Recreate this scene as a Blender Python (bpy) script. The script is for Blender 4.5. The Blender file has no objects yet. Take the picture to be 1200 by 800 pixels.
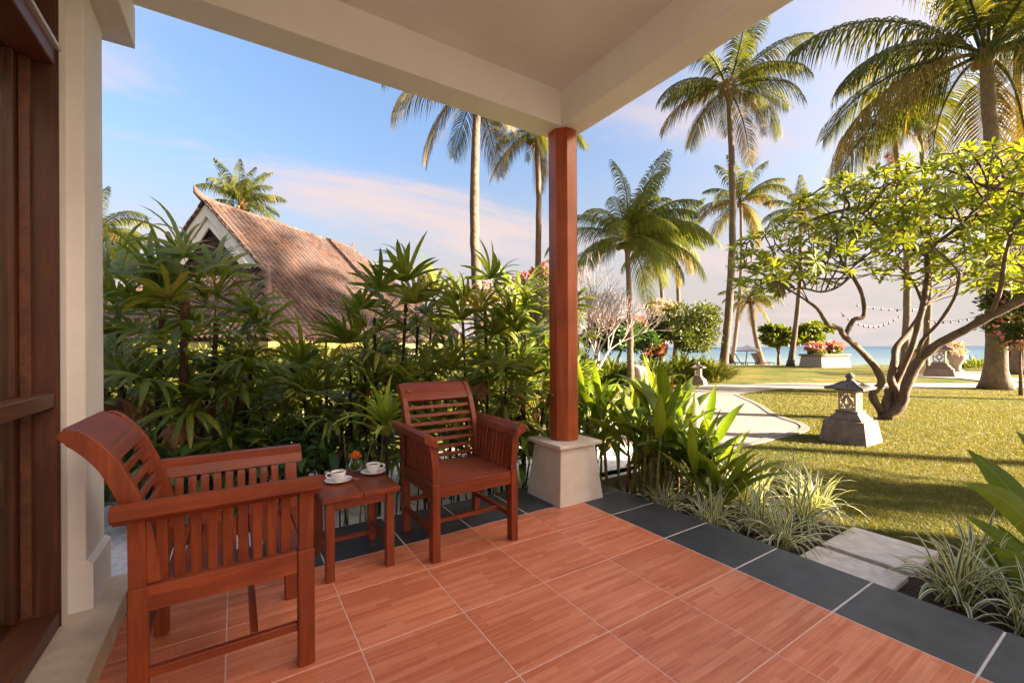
import bpy, bmesh, math, random
import numpy as np
from mathutils import Vector, Matrix, noise
R = math.radians
SC = bpy.context.scene
C = SC.collection

# ------------------------------------------------------------------ camera
FPX, YAW, ROLL, HOR = 507.8, 0.5691, -0.005, 407.5      # focal length and horizon line in pixels of a 1200 px wide frame
EYE = Vector((0, 0, 1.3))
cam = bpy.data.objects.new('camera', bpy.data.cameras.new('camera'))
C.objects.link(cam); SC.camera = cam
cam.data.sensor_width = 36; cam.data.lens = 36*FPX/1200
cam.data.shift_y = (HOR-400)/1200
cam.data.clip_start = .05; cam.data.clip_end = 20000
FW = Vector((math.sin(YAW), math.cos(YAW), 0)); RT = Vector((math.cos(YAW), -math.sin(YAW), 0)); UP = Vector((0, 0, 1))
RT2 = math.cos(ROLL)*RT + math.sin(ROLL)*UP; UP2 = -math.sin(ROLL)*RT + math.cos(ROLL)*UP
cam.matrix_world = Matrix(((RT2.x, UP2.x, -FW.x, EYE.x), (RT2.y, UP2.y, -FW.y, EYE.y), (RT2.z, UP2.z, -FW.z, EYE.z), (0, 0, 0, 1)))
def at(u, v, d):                       # world point seen at pixel (u, v) of the photograph, d metres in front of the lens
    return EYE + (FW*FPX + RT2*(u-600) - UP2*(v-HOR))*(d/FPX)
def onz(u, v, z=-.15):
    r = FW*FPX + RT2*(u-600) - UP2*(v-HOR)
    return EYE + r*((z-1.3)/r.z)
def ground_at(u, d, z=-.15):
    p = at(u, HOR, d); return Vector((p.x, p.y, z))

# ------------------------------------------------------------------ light
SUN_AZ, SUN_EL = R(140), R(18)      # azimuth measured from +Y towards +X
SC.view_settings.view_transform = 'Standard'; SC.view_settings.look = 'None'
SC.view_settings.exposure = 3.85; SC.view_settings.gamma = 1
W = bpy.data.worlds.new('World'); SC.world = W; W.use_nodes = True
nt = W.node_tree; nt.nodes.clear()
def N(t, typ, **kw):
    n = t.nodes.new(typ)
    for k, v in kw.items():
        if hasattr(n, k): setattr(n, k, v)
        else: n.inputs[k].default_value = v
    return n
out = N(nt, 'ShaderNodeOutputWorld'); bg = N(nt, 'ShaderNodeBackground'); bg.inputs[1].default_value = .0385
sky = N(nt, 'ShaderNodeTexSky'); sky.sky_type = 'NISHITA'; sky.sun_disc = False
sky.sun_elevation = SUN_EL; sky.sun_rotation = SUN_AZ; sky.air_density = 1.0; sky.dust_density = 9.5; sky.ozone_density = 2.0
tc = N(nt, 'ShaderNodeTexCoord'); sep = N(nt, 'ShaderNodeSeparateXYZ')
nt.links.new(tc.outputs['Generated'], sep.inputs[0])
# warm pale band along the whole horizon
ra = N(nt, 'ShaderNodeMapRange'); ra.inputs[1].default_value = 0.0; ra.inputs[2].default_value = .42; ra.inputs[3].default_value = 1; ra.inputs[4].default_value = 0
ra.interpolation_type = 'SMOOTHSTEP'
nt.links.new(sep.outputs[2], ra.inputs[0])
mh = N(nt, 'ShaderNodeMixRGB'); mh.inputs[2].default_value = (1.52, 1.38, 1.33, 1)
mf = N(nt, 'ShaderNodeMath', operation='MULTIPLY'); mf.inputs[1].default_value = .92
nt.links.new(ra.outputs[0], mf.inputs[0]); nt.links.new(mf.outputs[0], mh.inputs[0])
hs = N(nt, 'ShaderNodeHueSaturation'); hs.inputs['Saturation'].default_value = 1.2; nt.links.new(sky.outputs[0], hs.inputs['Color'])
gm = N(nt, 'ShaderNodeMixRGB', blend_type='MULTIPLY'); gm.inputs[0].default_value = 1; gm.inputs[2].default_value = (1.06, .955, .93, 1)
nt.links.new(hs.outputs[0], gm.inputs[1]); nt.links.new(gm.outputs[0], mh.inputs[1])
# thin wind-drawn clouds: direction projected on a plane overhead
dv = N(nt, 'ShaderNodeMath', operation='ADD'); dv.inputs[1].default_value = .12
nt.links.new(sep.outputs[2], dv.inputs[0])
dx = N(nt, 'ShaderNodeMath', operation='DIVIDE'); dy = N(nt, 'ShaderNodeMath', operation='DIVIDE')
nt.links.new(sep.outputs[0], dx.inputs[0]); nt.links.new(dv.outputs[0], dx.inputs[1])
nt.links.new(sep.outputs[1], dy.inputs[0]); nt.links.new(dv.outputs[0], dy.inputs[1])
cb = N(nt, 'ShaderNodeCombineXYZ'); nt.links.new(dx.outputs[0], cb.inputs[0]); nt.links.new(dy.outputs[0], cb.inputs[1])
mp = N(nt, 'ShaderNodeMapping'); mp.inputs['Rotation'].default_value = (0, 0, R(-20)); mp.inputs['Scale'].default_value = (.5, 1.0, 1); mp.inputs['Location'].default_value = (4.95, 3.80, 0)
nt.links.new(cb.outputs[0], mp.inputs[0])
n1 = N(nt, 'ShaderNodeTexNoise'); n1.inputs['Scale'].default_value = 1.15; n1.inputs['Detail'].default_value = 9; n1.inputs['Roughness'].default_value = .62; n1.inputs['Distortion'].default_value = .5
nt.links.new(mp.outputs[0], n1.inputs[0])
cr = N(nt, 'ShaderNodeMapRange'); cr.inputs[1].default_value = .43; cr.inputs[2].default_value = .70; cr.interpolation_type = 'SMOOTHSTEP'
nt.links.new(n1.outputs[0], cr.inputs[0])
cm = N(nt, 'ShaderNodeMath', operation='MULTIPLY'); cm.inputs[1].default_value = .85
nt.links.new(cr.outputs[0], cm.inputs[0])
mc = N(nt, 'ShaderNodeMixRGB'); mc.inputs[2].default_value = (1.75, 1.40, 1.32, 1)
nt.links.new(cm.outputs[0], mc.inputs[0]); nt.links.new(mh.outputs[0], mc.inputs[1])
nt.links.new(mc.outputs[0], bg.inputs[0]); nt.links.new(bg.outputs[0], out.inputs[0])

sd = bpy.data.lights.new('sun', 'SUN'); sd.energy = 3.3; sd.angle = R(1.2); sd.color = (1, .82, .60)
sun = bpy.data.objects.new('sun', sd); C.objects.link(sun)
sdir = Vector((math.sin(SUN_AZ)*math.cos(SUN_EL), math.cos(SUN_AZ)*math.cos(SUN_EL), math.sin(SUN_EL)))
sun.rotation_euler = sdir.to_track_quat('Z', 'Y').to_euler(); sun.location = (12, -12, 14)

# ------------------------------------------------------------------ materials
MATS = {}
def base_mat(name):
    m = bpy.data.materials.new(name); m.use_nodes = True
    t = m.node_tree; t.nodes.clear()
    o = N(t, 'ShaderNodeOutputMaterial'); b = N(t, 'ShaderNodeBsdfPrincipled')
    t.links.new(b.outputs[0], o.inputs[0]); MATS[name] = m
    return m, t, o, b
def coords(t, world=False, scale=(1, 1, 1), rnd=0):
    if world:
        g = N(t, 'ShaderNodeNewGeometry'); src = g.outputs['Position']
    else:
        g = N(t, 'ShaderNodeTexCoord'); src = g.outputs['Object']
    if rnd:
        oi = N(t, 'ShaderNodeObjectInfo'); ml = N(t, 'ShaderNodeMath', operation='MULTIPLY'); ml.inputs[1].default_value = rnd
        t.links.new(oi.outputs['Random'], ml.inputs[0])
        ad = N(t, 'ShaderNodeVectorMath', operation='ADD'); t.links.new(src, ad.inputs[0]); t.links.new(ml.outputs[0], ad.inputs[1]); src = ad.outputs[0]
    mp = N(t, 'ShaderNodeMapping'); mp.inputs['Scale'].default_value = scale
    t.links.new(src, mp.inputs[0]); return mp.outputs[0]
def ramp(t, src, stops):
    r = N(t, 'ShaderNodeValToRGB'); e = r.color_ramp.elements
    e[0].position, e[0].color = stops[0][0], (*stops[0][1], 1)
    e[1].position, e[1].color = stops[-1][0], (*stops[-1][1], 1)
    for p, c in stops[1:-1]:
        x = e.new(p); x.color = (*c, 1)
    t.links.new(src, r.inputs[0]); return r.outputs[0]
def bump(t, b, src, dist, strength=1):
    k = N(t, 'ShaderNodeBump'); k.inputs['Distance'].default_value = dist; k.inputs['Strength'].default_value = strength
    t.links.new(src, k.inputs['Height'])
    for n in (b if isinstance(b, (list, tuple)) else [b]): t.links.new(k.outputs[0], n.inputs['Normal'])
    return k
def noise_tex(t, vec, scale, detail=4, rough=.55, dist=0):
    n = N(t, 'ShaderNodeTexNoise'); n.inputs['Scale'].default_value = scale; n.inputs['Detail'].default_value = detail
    n.inputs['Roughness'].default_value = rough; n.inputs['Distortion'].default_value = dist
    t.links.new(vec, n.inputs[0]); return n.outputs[0]
def mixc(t, a, b, f, mode='MIX'):
    m = N(t, 'ShaderNodeMixRGB', blend_type=mode)
    for i, x in ((0, f), (1, a), (2, b)):
        if isinstance(x, (int, float)): m.inputs[i].default_value = x
        elif isinstance(x, tuple): m.inputs[i].default_value = (*x, 1) if len(x) == 3 else x
        else: t.links.new(x, m.inputs[i])
    return m.outputs[0]
def simple(name, c1, c2, rough=.6, scale=4, bdist=.002, bscale=30, world=False, stretch=(1, 1, 1), rnd=7, spec=.5, coat=0, objvar=0, detail=5, bstr=1):
    m, t, o, b = base_mat(name)
    v = coords(t, world, stretch, 0 if world else rnd)
    n = noise_tex(t, v, scale, detail, .6)
    col = ramp(t, n, [(.3, c1), (.7, c2)])
    if objvar:
        oi = N(t, 'ShaderNodeObjectInfo'); mr = N(t, 'ShaderNodeMapRange'); mr.inputs[3].default_value = 1-objvar; mr.inputs[4].default_value = 1+objvar
        t.links.new(oi.outputs['Random'], mr.inputs[0]); col = mixc(t, col, mr.outputs[0], 1.0, 'MULTIPLY')
    t.links.new(col, b.inputs['Base Color']); b.inputs['Roughness'].default_value = rough
    b.inputs['Specular IOR Level'].default_value = spec; b.inputs['Coat Weight'].default_value = coat; b.inputs['Coat Roughness'].default_value = .25
    n2 = noise_tex(t, v, bscale, 4, .6); bump(t, b, n2, bdist, bstr)
    return m
def wood_mat(name, c1, c2, c3, axis='x', rough=.42, coat=.25, sc=1.0):
    m, t, o, b = base_mat(name)
    st = {'x': (1, 14, 14), 'y': (14, 1, 14), 'z': (14, 14, 1)}[axis]
    v = coords(t, False, tuple(s*sc for s in st), 5)
    n = noise_tex(t, v, 1.6, 8, .65, .9)
    col = ramp(t, n, [(.25, c1), (.5, c2), (.75, c3)])
    n3 = noise_tex(t, coords(t, False, (1, 1, 1), 5), 3.0, 3)
    col = mixc(t, col, ramp(t, n3, [(.3, (.72, .72, .72)), (.75, (1.15, 1.15, 1.15))]), .8, 'MULTIPLY')
    t.links.new(col, b.inputs['Base Color'])
    rr = ramp(t, n, [(.3, (rough-.06,)*3), (.7, (rough+.14,)*3)]); t.links.new(rr, b.inputs['Roughness'])
    b.inputs['Coat Weight'].default_value = coat*.5; b.inputs['Coat Roughness'].default_value = .25; b.inputs['Specular IOR Level'].default_value = .35
    bump(t, b, n, .0012, .7)
    return m
def leaf_mat(name, dark, light, tip=None, trans=.35, rough=.38, island=True, stripes=None, bscale=60, spec=.5):
    """green that varies from leaf to leaf, lets light through, optional pale stripes along the blade (uses the blade's UV)"""
    m, t, o, b = base_mat(name)
    oi = N(t, 'ShaderNodeObjectInfo'); g = N(t, 'ShaderNodeNewGeometry')
    s = N(t, 'ShaderNodeMath', operation='ADD'); t.links.new(oi.outputs['Random'], s.inputs[0])
    if island: t.links.new(g.outputs['Random Per Island'], s.inputs[1])
    else: s.inputs[1].default_value = 0
    fr = N(t, 'ShaderNodeMath', operation='FRACT'); t.links.new(s.outputs[0], fr.inputs[0])
    mid = tuple((a+c)/2 for a, c in zip(dark, light))
    col = ramp(t, fr.outputs[0], [(0, dark), (.55, mid), (.93, light), (1, tip or light)])
    v = coords(t, False)
    n = noise_tex(t, v, 9, 3); col = mixc(t, col, ramp(t, n, [(.3, (.75, .78, .7)), (.7, (1.2, 1.15, 1.2))]), .7, 'MULTIPLY')
    uv = N(t, 'ShaderNodeUVMap'); sp = N(t, 'ShaderNodeSeparateXYZ'); t.links.new(uv.outputs[0], sp.inputs[0])
    if stripes:
        e = ramp(t, sp.outputs[0], [(0, (1, 1, 1)), (.20, (1, 1, 1)), (.30, (0, 0, 0)), (.45, (0, 0, 0)), (.5, (.5, .5, .5)), (.55, (0, 0, 0)), (.70, (0, 0, 0)), (.80, (1, 1, 1)), (1, (1, 1, 1))])
        col = mixc(t, col, stripes, e)
    else:
        # lighter midrib and fine parallel veins
        rib = ramp(t, sp.outputs[0], [(0, (0, 0, 0)), (.46, (0, 0, 0)), (.5, (1, 1, 1)), (.54, (0, 0, 0)), (1, (0, 0, 0))])
        ribf = N(t, 'ShaderNodeMath', operation='MULTIPLY'); ribf.inputs[1].default_value = .35; t.links.new(rib, ribf.inputs[0])
        col = mixc(t, col, tuple(min(1, c*1.8+.03) for c in light), ribf.outputs[0])
    t.links.new(col, b.inputs['Base Color']); b.inputs['Roughness'].default_value = rough; b.inputs['Specular IOR Level'].default_value = spec
    tr = N(t, 'ShaderNodeBsdfTranslucent'); tcol = mixc(t, col, (1.5, 1.35, .45), 1.0, 'MULTIPLY'); t.links.new(tcol, tr.inputs[0])
    mx = N(t, 'ShaderNodeMixShader'); mx.inputs[0].default_value = trans
    t.links.new(b.outputs[0], mx.inputs[1]); t.links.new(tr.outputs[0], mx.inputs[2]); t.links.new(mx.outputs[0], o.inputs[0])
    w = N(t, 'ShaderNodeTexWave'); w.inputs['Scale'].default_value = 14; w.bands_direction = 'X'; t.links.new(uv.outputs[0], w.inputs[0])
    bump(t, b, w.outputs[0], .0008, .5)
    return m

WOOD_X = wood_mat('redwood_x', (.12, .020, .005), (.20, .036, .009), (.31, .066, .016), 'x')
WOOD_Y = wood_mat('redwood_y', (.12, .020, .005), (.20, .036, .009), (.31, .066, .016), 'y')
WOOD_Z = wood_mat('redwood_z', (.12, .020, .005), (.20, .036, .009), (.31, .066, .016), 'z')
COLW = wood_mat('column_wood', (.22, .036, .008), (.33, .066, .014), (.46, .11, .028), 'z', .36, .3, .7)
FRAMEW = wood_mat('frame_wood', (.040, .012, .006), (.075, .022, .010), (.15, .048, .018), 'z', .45, .2, .6)
FRAMEY = wood_mat('frame_wood_y', (.06, .020, .010), (.11, .038, .018), (.18, .070, .032), 'y', .45, .2, .6)
WALL = simple('painted_render', (.64, .61, .57), (.74, .71, .68), .75, 2.2, .0015, 55, detail=7)
CEIL = simple('ceiling_paint', (.78, .73, .67), (.85, .81, .76), .8, 1.7, .0009, 45, detail=8)
STEP = simple('cream_step_stone', (.42, .34, .24), (.68, .58, .44), .5, 5, .001, 50, detail=8)
PED = simple('pedestal_stone', (.58, .49, .38), (.76, .68, .56), .7, 3.2, .0022, 60, detail=9)
GROUTP = simple('pink_grout', (.66, .40, .30), (.78, .52, .42), .8, 20, .001, 90)
GROUTW = simple('pale_grout', (.60, .55, .50), (.72, .67, .60), .8, 20, .001, 90)
SLATE = simple('dark_slate', (.034, .038, .042), (.066, .070, .076), .42, 6, .0016, 26, rnd=9, detail=9, objvar=.16)
SLAB = simple('grey_stone_slab', (.50, .45, .38), (.74, .68, .60), .8, 14, .004, 70, detail=10, objvar=.06)
SOIL = simple('dark_soil', (.020, .011, .007), (.062, .034, .022), .95, 24, .02, 40, world=True, detail=10)
STONE = simple('weathered_stone', (.13, .092, .068), (.25, .185, .14), .85, 7, .006, 45, detail=10)
STONE_L = simple('carved_sandstone', (.27, .21, .15), (.40, .32, .235), .85, 9, .004, 60, detail=10)
STONE_D = simple('mossy_roof_stone', (.07, .065, .06), (.17, .15, .135), .85, 14, .004, 60, detail=10)
ROCK = simple('boulder_rock', (.22, .18, .15), (.42, .36, .31), .85, 3, .03, 8, detail=10)
CHINA = simple('white_porcelain', (.80, .78, .74), (.84, .82, .79), .18, 3, .0001, 20)
COFFEE = simple('coffee', (.03, .012, .005), (.04, .018, .008), .1, 3, 0, 20)
GABLE = simple('white_gable_paint', (.60, .57, .52), (.76, .73, .68), .7, 4, .003, 40, detail=8)
CREAMW = simple('yellow_eave_paint', (.50, .38, .10), (.62, .48, .16), .7, 5, .002, 40)
DARKW = simple('dark_vent_wood', (.035, .014, .01), (.07, .03, .02), .8, 5, .002, 30)
METAL = simple('dark_metal', (.03, .03, .03), (.05, .05, .05), .5, 5, 0, 30)
CANVAS = simple('white_canvas', (.66, .64, .60), (.76, .74, .70), .8, 5, .001, 60)
CURT = simple('pale_curtain', (.78, .78, .72), (.88, .88, .83), .85, 6, .002, 60, stretch=(1, 12, .4))
def grass_ground():
    m, t, o, b = base_mat('lawn')
    v = coords(t, True)
    n1 = noise_tex(t, v, .45, 6, .6); n2 = noise_tex(t, v, 4.5, 8, .7); n3 = noise_tex(t, v, 60, 4, .7)
    col = ramp(t, n1, [(.32, (.052, .085, .016)), (.5, (.115, .112, .023)), (.68, (.20, .15, .045))])
    col = mixc(t, col, ramp(t, n2, [(.3, (.55, .62, .5)), (.7, (1.3, 1.25, 1.2))]), .85, 'MULTIPLY')
    col = mixc(t, col, ramp(t, n3, [(.3, (.6, .65, .55)), (.72, (1.35, 1.3, 1.25))]), .7, 'MULTIPLY')
    t.links.new(col, b.inputs['Base Color']); b.inputs['Roughness'].default_value = .9; b.inputs['Specular IOR Level'].default_value = .15
    ad = N(t, 'ShaderNodeMath', operation='ADD'); ml = N(t, 'ShaderNodeMath', operation='MULTIPLY'); ml.inputs[1].default_value = .35
    t.links.new(n3, ml.inputs[0]); t.links.new(ml.outputs[0], ad.inputs[0]); t.links.new(n2, ad.inputs[1]); bump(t, b, ad.outputs[0], .05)
    return m
LAWN = grass_ground()
BLADE = leaf_mat('grass_blades', (.075, .095, .016), (.175, .155, .032), (.25, .19, .07), .35, .6)
def floor_tile_mat():
    m, t, o, b = base_mat('terracotta_plank_tile')
    tcn = N(t, 'ShaderNodeTexCoord'); oi = N(t, 'ShaderNodeObjectInfo')
    # strips running along X, staggered end joints, each strip its own tone: the printed plank pattern of the tile
    sc = N(t, 'ShaderNodeMapping'); t.links.new(tcn.outputs['Object'], sc.inputs[0])
    off = N(t, 'ShaderNodeVectorMath', operation='ADD')
    rm = N(t, 'ShaderNodeMath', operation='MULTIPLY'); rm.inputs[1].default_value = 37.7; t.links.new(oi.outputs['Random'], rm.inputs[0])
    cx = N(t, 'ShaderNodeCombineXYZ'); t.links.new(rm.outputs[0], cx.inputs[0])
    rf = N(t, 'ShaderNodeMath', operation='FLOOR'); t.links.new(rm.outputs[0], rf.inputs[0])
    br = N(t, 'ShaderNodeTexBrick'); br.offset = .37; br.offset_frequency = 2; br.squash = 1.6; br.squash_frequency = 3
    br.inputs['Scale'].default_value = 1; br.inputs['Brick Width'].default_value = .31; br.inputs['Row Height'].default_value = .0305
    br.inputs['Mortar Size'].default_value = 0.0009; br.inputs['Color1'].default_value = (.0, .0, .0, 1); br.inputs['Color2'].default_value = (1, 1, 1, 1); br.inputs['Mortar'].default_value = (1, 1, 1, 1)
    br.inputs['Bias'].default_value = 0
    t.links.new(tcn.outputs['Object'], off.inputs[0]); t.links.new(cx.outputs[0], off.inputs[1]); t.links.new(off.outputs[0], br.inputs[0])
    v = N(t, 'ShaderNodeMapping'); v.inputs['Scale'].default_value = (1.4, 34, 1); t.links.new(off.outputs[0], v.inputs[0])
    g = noise_tex(t, v.outputs[0], 2.2, 8, .7, .6)
    col = ramp(t, br.outputs[0], [(0, (.60, .175, .080)), (.5, (.67, .215, .105)), (1, (.75, .28, .150))])
    col = mixc(t, col, ramp(t, g, [(.28, (.74, .62, .54)), (.5, (1, 1, 1)), (.75, (1.16, 1.28, 1.38))]), .9, 'MULTIPLY')
    mr = N(t, 'ShaderNodeMapRange'); mr.inputs[3].default_value = .89; mr.inputs[4].default_value = 1.09; t.links.new(oi.outputs['Random'], mr.inputs[0])
    col = mixc(t, col, mr.outputs[0], 1.0, 'MULTIPLY')
    b.inputs['Specular IOR Level'].default_value = .32
    dirt = noise_tex(t, coords(t, True), 2.5, 7, .65)
    t.links.new(ramp(t, dirt, [(.3, (.27,)*3), (.7, (.34,)*3)]), b.inputs['Roughness'])
    st_ = noise_tex(t, coords(t, True), 1.1, 6, .6); col = mixc(t, col, ramp(t, st_, [(.35, (.86, .84, .82)), (.62, (1.05, 1.05, 1.05))]), .8, 'MULTIPLY'); t.links.new(col, b.inputs['Base Color'])
    bump(t, b, g, .0007, .6)
    return m
FLOOR = floor_tile_mat()
def path_mat():
    m, t, o, b = base_mat('pale_stone_paving')
    v = coords(t, True)
    vo = N(t, 'ShaderNodeTexVoronoi', feature='DISTANCE_TO_EDGE'); vo.inputs['Scale'].default_value = 4.2; t.links.new(v, vo.inputs[0])
    vc = N(t, 'ShaderNodeTexVoronoi'); vc.inputs['Scale'].default_value = 4.2; t.links.new(v, vc.inputs[0])
    n = noise_tex(t, v, 3, 8, .65)
    col = ramp(t, n, [(.3, (.21, .18, .155)), (.7, (.31, .265, .23))])
    col = mixc(t, col, ramp(t, vc.outputs['Color'], [(0, (.85, .85, .85)), (1, (1.1, 1.1, 1.1))]), .8, 'MULTIPLY')
    col = mixc(t, (.14, .12, .10), col, ramp(t, vo.outputs[0], [(.0, (0, 0, 0)), (.035, (1, 1, 1))]))
    t.links.new(col, b.inputs['Base Color']); b.inputs['Roughness'].default_value = .8
    bump(t, b, vo.outputs[0], .01)
    return m
PATH = path_mat()
SAND = simple('beach_sand', (.50, .42, .32), (.62, .53, .42), .9, .6, .02, 3, world=True)
KERB = simple('grey_kerb', (.12, .11, .10), (.22, .20, .18), .8, 8, .003, 50, world=True)
def sea_mat():
    m, t, o, b = base_mat('sea_water')
    v = coords(t, True, (.02, .05, 1))
    n = noise_tex(t, v, 1.0, 6, .6)
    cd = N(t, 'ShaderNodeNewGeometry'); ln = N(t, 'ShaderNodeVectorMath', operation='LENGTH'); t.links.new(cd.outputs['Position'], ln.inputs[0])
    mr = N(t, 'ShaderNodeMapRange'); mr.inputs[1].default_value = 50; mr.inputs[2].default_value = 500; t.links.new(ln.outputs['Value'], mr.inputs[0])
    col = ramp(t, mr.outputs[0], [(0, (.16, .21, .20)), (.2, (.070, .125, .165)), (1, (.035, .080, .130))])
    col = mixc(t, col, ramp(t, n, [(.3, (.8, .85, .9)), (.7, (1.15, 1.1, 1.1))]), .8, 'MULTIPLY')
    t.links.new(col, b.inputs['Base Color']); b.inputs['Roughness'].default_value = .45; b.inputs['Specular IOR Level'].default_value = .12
    bump(t, b, noise_tex(t, coords(t, True, (.5, .5, 1)), 1.2, 5, .6), .25)
    return m
SEA = sea_mat()
def trunk_mat(name, c1, c2, rings=True, scale=5.5):
    m, t, o, b = base_mat(name)
    v = coords(t, False, (1, 1, 1), 3)
    n = noise_tex(t, v, 6, 8, .7)
    col = ramp(t, n, [(.3, c1), (.7, c2)])
    if rings:
        w = N(t, 'ShaderNodeTexWave'); w.bands_direction = 'Z'; w.wave_profile = 'SAW'; w.inputs['Scale'].default_value = scale; w.inputs['Distortion'].default_value = 2.2; w.inputs['Detail'].default_value = 3; w.inputs['Detail Scale'].default_value = 2
        t.links.new(v, w.inputs[0])
        col = mixc(t, col, ramp(t, w.outputs[0], [(0, (.55, .53, .5)), (.25, (1, 1, 1)), (1, (1.08, 1.08, 1.08))]), .8, 'MULTIPLY')
        bump(t, b, w.outputs[0], .03)
    else:
        v2 = coords(t, False, (1, 1, .3)); bump(t, b, noise_tex(t, v2, 25, 8, .7), .012)
    t.links.new(col, b.inputs['Base Color']); b.inputs['Roughness'].default_value = .85
    return m
PALMT = trunk_mat('palm_trunk', (.10, .075, .056), (.21, .155, .115))
PALMT2 = trunk_mat('palm_trunk_brown', (.11, .068, .045), (.23, .15, .10))
BARK = trunk_mat('plumeria_bark', (.055, .034, .022), (.15, .10, .065), False)
BARKB = trunk_mat('bare_pink_bark', (.26, .20, .175), (.42, .34, .30), False)
CANE = trunk_mat('fibrous_cane', (.09, .038, .016), (.25, .11, .045), True, 16)
CANED = trunk_mat('dark_cane', (.02, .014, .010), (.07, .045, .03), True, 14)
STALK = simple('green_stalk', (.10, .13, .03), (.22, .22, .06), .5, 8, .001, 50)
STALKR = simple('reddish_stalk', (.16, .07, .03), (.26, .13, .05), .5, 8, .001, 50)
DRY = leaf_mat('dry_brown_leaf', (.13, .05, .02), (.34, .17, .07), (.42, .24, .11), .2, .7)
FROND = leaf_mat('coconut_frond', (.042, .060, .010), (.095, .10, .017), (.19, .145, .03), .38, .55, spec=.22)
FRONDD = leaf_mat('aged_frond', (.09, .075, .018), (.19, .14, .035), (.28, .17, .05), .3, .6, spec=.2)
FRONDY = leaf_mat('young_frond', (.06, .095, .014), (.145, .165, .024), (.22, .21, .035), .4, .5, spec=.25)
RHAP = leaf_mat('lady_palm_leaf', (.085, .145, .016), (.205, .245, .032), (.26, .25, .04), .42, .32)
RHAPY = leaf_mat('yellowing_leaf', (.15, .17, .02), (.28, .26, .035), (.33, .22, .04), .4, .4)
SHRUBD = leaf_mat('dark_shrub_leaf', (.035, .085, .022), (.075, .14, .03), None, .3, .35)
SHRUBY = leaf_mat('sunny_shrub_leaf', (.08, .11, .014), (.21, .20, .03), (.30, .26, .05), .45, .5)
HELI = leaf_mat('heliconia_leaf', (.09, .16, .014), (.20, .26, .028), (.20, .21, .035), .42, .34, bscale=20)
BROM = leaf_mat('bright_strap_leaf', (.24, .36, .03), (.36, .46, .06), (.45, .45, .08), .35, .35)
VARIE = leaf_mat('variegated_leaf', (.07, .12, .035), (.12, .18, .06), None, .3, .45, stripes=(.78, .80, .58))
PLUM = leaf_mat('plumeria_leaf', (.12, .18, .02), (.27, .31, .04), (.34, .32, .05), .5, .5, spec=.3)
BUSH = leaf_mat('bush_leaf', (.045, .075, .016), (.105, .125, .024), (.16, .15, .035), .35, .45)
HEDGE = leaf_mat('hedge_leaf', (.06, .10, .014), (.14, .17, .02), (.24, .22, .03), .4, .45)
BOUG = leaf_mat('pale_vine_leaf', (.13, .14, .06), (.28, .27, .15), (.36, .33, .22), .4, .6)
PINK = leaf_mat('pink_petal', (.30, .10, .13), (.48, .22, .25), (.55, .33, .35), .35, .7)
RED = leaf_mat('coral_red_petal', (.20, .05, .035), (.33, .11, .075), None, .3, .7)
ORANGE = leaf_mat('orange_petal', (.80, .22, .02), (.9, .36, .05), None, .4, .6)
LILAC = leaf_mat('lilac_petal', (.32, .23, .26), (.44, .35, .37), None, .4, .6)
def roof_tile_mat():
    m, t, o, b = base_mat('clay_roof_tile')
    g = N(t, 'ShaderNodeNewGeometry'); v = coords(t, True)
    uv = N(t, 'ShaderNodeUVMap'); um = N(t, 'ShaderNodeMapping'); um.inputs['Scale'].default_value = (2.7, .10, 1); t.links.new(uv.outputs[0], um.inputs[0]); un = noise_tex(t, um.outputs[0], 1.9, 4, .7)
    ra_ = N(t, 'ShaderNodeMapRange'); ra_.inputs[1].default_value = .32; ra_.inputs[2].default_value = .68; t.links.new(un, ra_.inputs[0]); rm_ = mixc(t, ra_.outputs[0], g.outputs['Random Per Island'], .35)
    col = ramp(t, rm_, [(0, (.016, .009, .008)), (.35, (.040, .019, .014)), (.75, (.085, .042, .027)), (1, (.14, .09, .06))])
    n = noise_tex(t, v, 1.3, 8, .75)
    col = mixc(t, col, (.075, .055, .055), ramp(t, n, [(.42, (0, 0, 0)), (.66, (.85, .85, .85))]))
    n2 = noise_tex(t, v, 7, 6, .7)
    col = mixc(t, col, (.28, .24, .19), ramp(t, n2, [(.66, (0, 0, 0)), (.74, (.7, .7, .7))]))
    t.links.new(col, b.inputs['Base Color']); b.inputs['Roughness'].default_value = .85
    bump(t, b, noise_tex(t, v, 40, 5), .004); return m
ROOFT = roof_tile_mat()
def glass_mat(name, tint=(1, 1, 1), rough=0.0, mixf=.85):
    m, t, o, b = base_mat(name)
    gl = N(t, 'ShaderNodeBsdfGlossy'); gl.inputs['Roughness'].default_value = rough
    tr = N(t, 'ShaderNodeBsdfTransparent'); tr.inputs[0].default_value = (*tint, 1)
    lw_ = N(t, 'ShaderNodeLayerWeight'); fz = N(t, 'ShaderNodeMath', operation='MULTIPLY'); pw = N(t, 'ShaderNodeMath', operation='POWER'); pw.inputs[1].default_value = 2; t.links.new(lw_.outputs['Facing'], pw.inputs[0]); t.links.new(pw.outputs[0], fz.inputs[0]); fz.inputs[1].default_value = .9
    mx = N(t, 'ShaderNodeMixShader'); t.links.new(fz.outputs[0], mx.inputs[0]); t.links.new(tr.outputs[0], mx.inputs[1]); t.links.new(gl.outputs[0], mx.inputs[2])
    t.links.new(mx.outputs[0], o.inputs[0]); return m
GLASS = glass_mat('window_glass', (.90, .94, .92)); VASEG = glass_mat('vase_glass', (.93, .95, .95), .02)

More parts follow.
